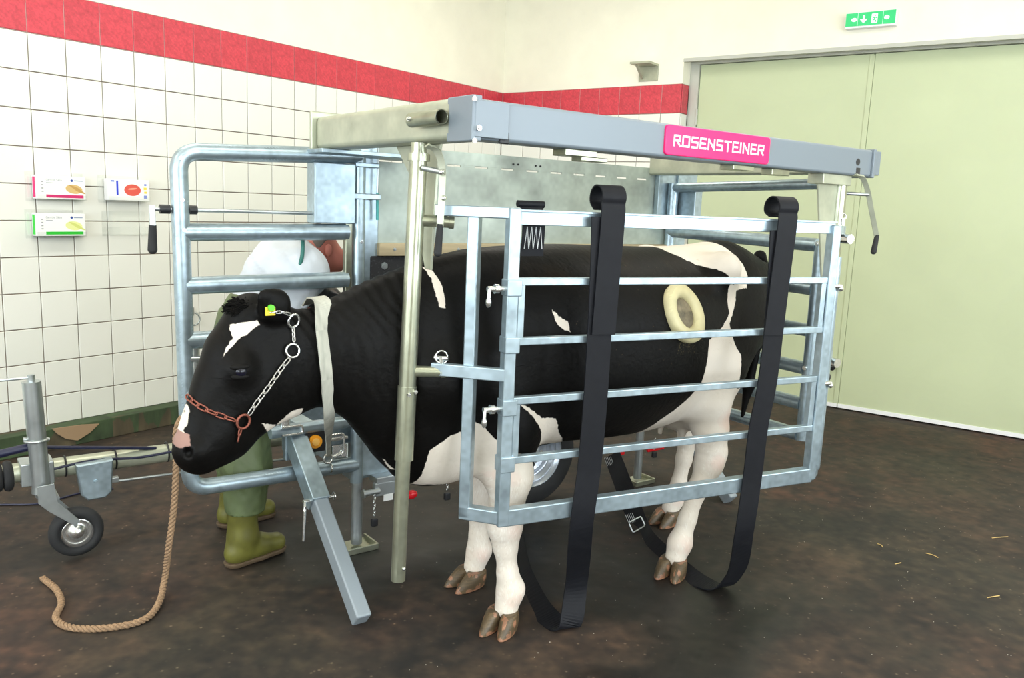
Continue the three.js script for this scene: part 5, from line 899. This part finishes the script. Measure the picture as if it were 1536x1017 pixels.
// ------------------------------------------------------------------ things on the walls
{
  const X0 = 0.004;
  const acr = new THREE.MeshPhysicalMaterial({ color: rgb(0.98, 0.985, 0.985), transmission: 1, thickness: 0, roughness: 0.03, ior: 1.45 });
  const at = (x, y) => onWorld(x, y, 'x', 0.06);
  const boxes = [
    { px: [54, 264, 127, 300], stripe: '#e21a72', label: 'white glove box with pink stripe and hand picture on tiled wall', kind: 'hand', holder: 'clear wall holder around the pink striped glove box' },
    { px: [54, 320, 127, 355], stripe: '#2fcf3a', label: 'white glove box with green stripe and yellow picture on tiled wall', kind: 'green', holder: 'clear wall holder around the green striped glove box' },
    { px: [162, 269, 223, 302], stripe: null, label: 'white glove box with red oval and blue bar on tiled wall', kind: 'oval', holder: 'clear wall holder around the red oval glove box' }];
  for (const b of boxes) {
    const [x0, y0, x1, y1] = b.px, a = at(x0, (y0 + y1) / 2), c = at(x1, (y0 + y1) / 2), m = at((x0 + x1) / 2, y0), n = at((x0 + x1) / 2, y1), hh = m.y - n.y, z0 = Math.max(a.z, c.z), z1 = Math.min(a.z, c.z);
    const face = canvasTex(512, 256, (g, w, h) => {
      g.fillStyle = '#f6f6f2'; g.fillRect(0, 0, w, h);
      if (b.kind !== 'oval') {
        g.fillStyle = b.stripe; g.fillRect(90, 208, 400, 34); g.fillStyle = '#8c9098'; g.font = '34px sans-serif'; g.fillText('Gentle Skin', 92, 56); g.fillRect(94, 74, 70, 6);
        g.fillStyle = '#24459c'; g.beginPath(); g.arc(368, 44, 14, 0, 7); g.fill(); g.fillStyle = '#9aa4bb'; g.fillRect(392, 38, 96, 12);
        g.fillStyle = b.kind === 'hand' ? '#d9b878' : '#e9eba0'; g.beginPath(); g.ellipse(390, 140, 92, 52, 0.12, 0, 7); g.fill();
        g.fillStyle = b.kind === 'hand' ? '#c49a56' : '#d6dc7c'; for (let i = 0; i < 4; i++) { g.beginPath(); g.ellipse(390 + i * 24, 116 + i * 18, 62, 9, 0.35, 0, 7); g.fill(); }
        g.fillStyle = '#a8a8a8'; for (let i = 0; i < 4; i++) g.fillRect(44, 60 + i * 36, 22, 14);
      } else {
        g.fillStyle = '#2a44d8'; g.fillRect(92, 18, 24, 176); g.fillStyle = '#e25a4c'; g.beginPath(); g.ellipse(296, 128, 106, 72, 0, 0, 7); g.fill(); g.fillStyle = '#f0a890'; g.beginPath(); g.ellipse(296, 112, 60, 10, -0.1, 0, 7); g.fill();
        g.fillStyle = '#f0d94e'; g.fillRect(440, 90, 40, 30); g.fillRect(446, 140, 34, 26); g.fillStyle = '#7f8fd8'; g.fillRect(440, 190, 44, 40); g.fillRect(448, 46, 30, 24); g.fillRect(24, 14, 44, 20);
      }
    });
    const t = thing('glove_box', b.label, 'box', { world: true });
    part(t, 'carton', [block(X0 + 0.006, 0.068, n.y + 0.004, m.y, z1, z0, 0.003)], M.white);
    const fg = new THREE.PlaneGeometry(z0 - z1 - 0.004, hh - 0.008).rotateY(Math.PI / 2).translate(0.0686, (m.y + n.y) / 2 + 0.002, (z0 + z1) / 2);
    part(t, 'printed_face', fg, std({ map: face, roughness: 0.4 }), { keepUV: true });
    part(t, 'side_print', box(0.02, 0.05, n.y + 0.012, m.y - 0.01, z0, z0 + 0.0006), std({ color: b.kind === 'oval' ? rgb(0.8, 0.8, 0.8) : new THREE.Color(b.stripe), roughness: 0.4 }));
    rebase(t);
    const k = thing('glove_box_holder', b.holder, 'holder', { world: true });
    part(k, 'back_plate', box(0.0005, 0.0035, n.y - 0.012, m.y + 0.02, z1 - 0.02, z0 + 0.035), acr); part(k, 'tray', [box(0.0035, 0.075, n.y - 0.002, n.y + 0.002, z1 - 0.006, z0 + 0.006), box(0.0725, 0.075, n.y, n.y + 0.03, z1 - 0.006, z0 + 0.006)], acr); rebase(k);
  }
  const a = at(160, 335), c = at(225, 335), m = at(190, 322), n = at(190, 352);
  const k = thing('glove_box_holder', 'empty clear wall holder below the red oval glove box', 'holder', { world: true });
  const z0 = Math.max(a.z, c.z), z1 = Math.min(a.z, c.z);
  part(k, 'back_plate', box(0.0005, 0.0035, n.y - 0.01, m.y + 0.02, z1, z0), acr); part(k, 'tray', [box(0.0035, 0.075, n.y, n.y + 0.003, z1, z0), box(0.072, 0.075, n.y, n.y + 0.05, z1, z0), box(0.0035, 0.075, n.y, n.y + 0.05, z1, z1 + 0.003), box(0.0035, 0.075, n.y, n.y + 0.05, z0 - 0.003, z0)], acr); rebase(k);
  const rg = onWorld(288, 472, 'x', 0.02), ring = thing('tether_ring', 'small metal tether ring on the tiled wall behind the head gate', 'ring', { world: true });
  part(ring, 'ring', torus(rg.clone().add(V3(0.012, -0.03, 0)), 0.045, 0.006, V3(1, 0, 0.4).normalize()), M.steel); part(ring, 'eye_plate', [block(0.0005, 0.012, rg.y - 0.01, rg.y + 0.05, rg.z - 0.025, rg.z + 0.025, 0.003), rod(V3(0.002, rg.y + 0.015, rg.z), V3(0.04, rg.y + 0.015, rg.z), 0.008)], M.steel); rebase(ring);
}
{ // escape-route sign above the door
  const z = 0.07, a = onWorld(1268, 31, 'z', z), b = onWorld(1344, 27, 'z', z), top = onWorld(1306, 17, 'z', z), bot = onWorld(1306, 38, 'z', z), y0 = bot.y, y1 = top.y, w = b.x - a.x;
  const t = thing('exit_sign', 'green and white emergency exit sign box above the double door', 'sign', { world: true });
  part(t, 'housing', block(a.x, b.x, y0 - 0.012, y1 + 0.004, 0.001, z - 0.004, 0.006), M.white);
  const face = canvasTex(512, 160, (g, W_, H_) => {
    g.fillStyle = '#2fb56c'; g.fillRect(0, 0, W_, H_); g.fillStyle = '#d8f6e4'; g.fillRect(124, 0, 3, H_); g.fillRect(384, 0, 3, H_);
    g.fillStyle = '#f2fff6';
    g.fillRect(178, 34, 20, 60); g.beginPath(); g.moveTo(148, 82); g.lineTo(228, 82); g.lineTo(188, 132); g.fill();              // arrow down
    g.fillRect(268, 26, 62, 112); g.fillStyle = '#2fb56c'; g.beginPath(); g.arc(304, 48, 9, 0, 7); g.fill(); g.lineWidth = 11; g.strokeStyle = '#2fb56c'; g.beginPath(); g.moveTo(302, 62); g.lineTo(296, 92); g.lineTo(314, 112); g.lineTo(308, 134); g.moveTo(296, 92); g.lineTo(282, 114); g.moveTo(302, 66); g.lineTo(322, 80); g.moveTo(300, 66); g.lineTo(280, 78); g.stroke();
    g.fillStyle = '#d8f6e4'; g.beginPath(); g.ellipse(88, 82, 30, 24, 0, 0, 7); g.fill(); g.beginPath(); g.ellipse(424, 82, 28, 26, 0, 0, 7); g.fill();
  });
  part(t, 'lit_face', new THREE.PlaneGeometry(w - 0.008, y1 - y0 - 0.006).translate((a.x + b.x) / 2, (y0 + y1) / 2, z), std({ map: face, emissiveMap: face, emissive: rgb(1, 1, 1), emissiveIntensity: 0.35, roughness: 0.3 }), { keepUV: true, label: 'lit green face with arrow and running figure' });
  rebase(t);
}
{ // small bracket on the plaster
  const a = onWorld(961, 110, 'z', 0.02), t = thing('wall_bracket', 'small pale metal bracket on the plaster above the red tiles', 'bracket', { world: true });
  const p = onWorld(960, 98, 'z', 0.0), q = onWorld(990, 121, 'z', 0.0);
  part(t, 'back_plate', block(p.x, q.x - 0.02, q.y, p.y, 0.001, 0.012, 0.003), M.zincPaint); part(t, 'arm', [block(p.x, q.x - 0.02, p.y - 0.02, p.y, 0.01, 0.2, 0.003), bar(V3(p.x + 0.04, q.y + 0.02, 0.012), V3(p.x + 0.04, p.y - 0.02, 0.15), 0.02, 0.01)], M.zincPaint); rebase(t);
}
// ------------------------------------------------------------------ litter on the floor
{
  const straw = std({ color: rgb(0.55, 0.38, 0.14), roughness: 0.8 });
  for (const [x, y, l, a] of [[1490, 895, 0.035, 0.3], [1398, 833, 0.03, 1.6], [1320, 818, 0.02, 2], [1500, 806, 0.05, 0.4], [1347, 845, 0.02, 0.2]]) {
    const p = ch(x, y, 0.003), d = V3(Math.cos(a), 0, Math.sin(a));
    single('straw_piece', 'single yellow straw lying on the open brown floor', 'straw', [spline([p.clone().addScaledVector(d, -l), p.clone().add(V3(0.004, 0.002, 0.004)), p.clone().addScaledVector(d, l)], 0.0022, 12, 6)], straw, { group: 'straws on the floor' });
  }
  const gs = []; for (let i = 0; i < 120; i++) { const p = ch(rr(600, 1530), rr(690, 1010), 0.0015), s = rr(0.001, 0.003); gs.push(new THREE.TetrahedronGeometry(s).translate(p.x, s * 0.4, p.z)); }
  const c = part(scene, 'floor_crumbs', gs, std({ color: rgb(0.36, 0.33, 0.28), roughness: 0.9 })); c.position.copy(ORG); c.rotation.y = TH; c.userData = { kind: 'stuff', label: 'pale crumbs scattered on the dark floor', category: 'crumbs' };
  const cb = [[0, 757], [60, 755], [110, 742], [135, 736], [170, 733]].map(([x, y]) => ch(x, y, 0.006));
  single('floor_cable', 'thin dark blue cable lying on the floor under the drawbar', 'cable', [spline(cb, 0.005, 60, 8)], M.blueHose);
}
renderer.render(scene, camera);
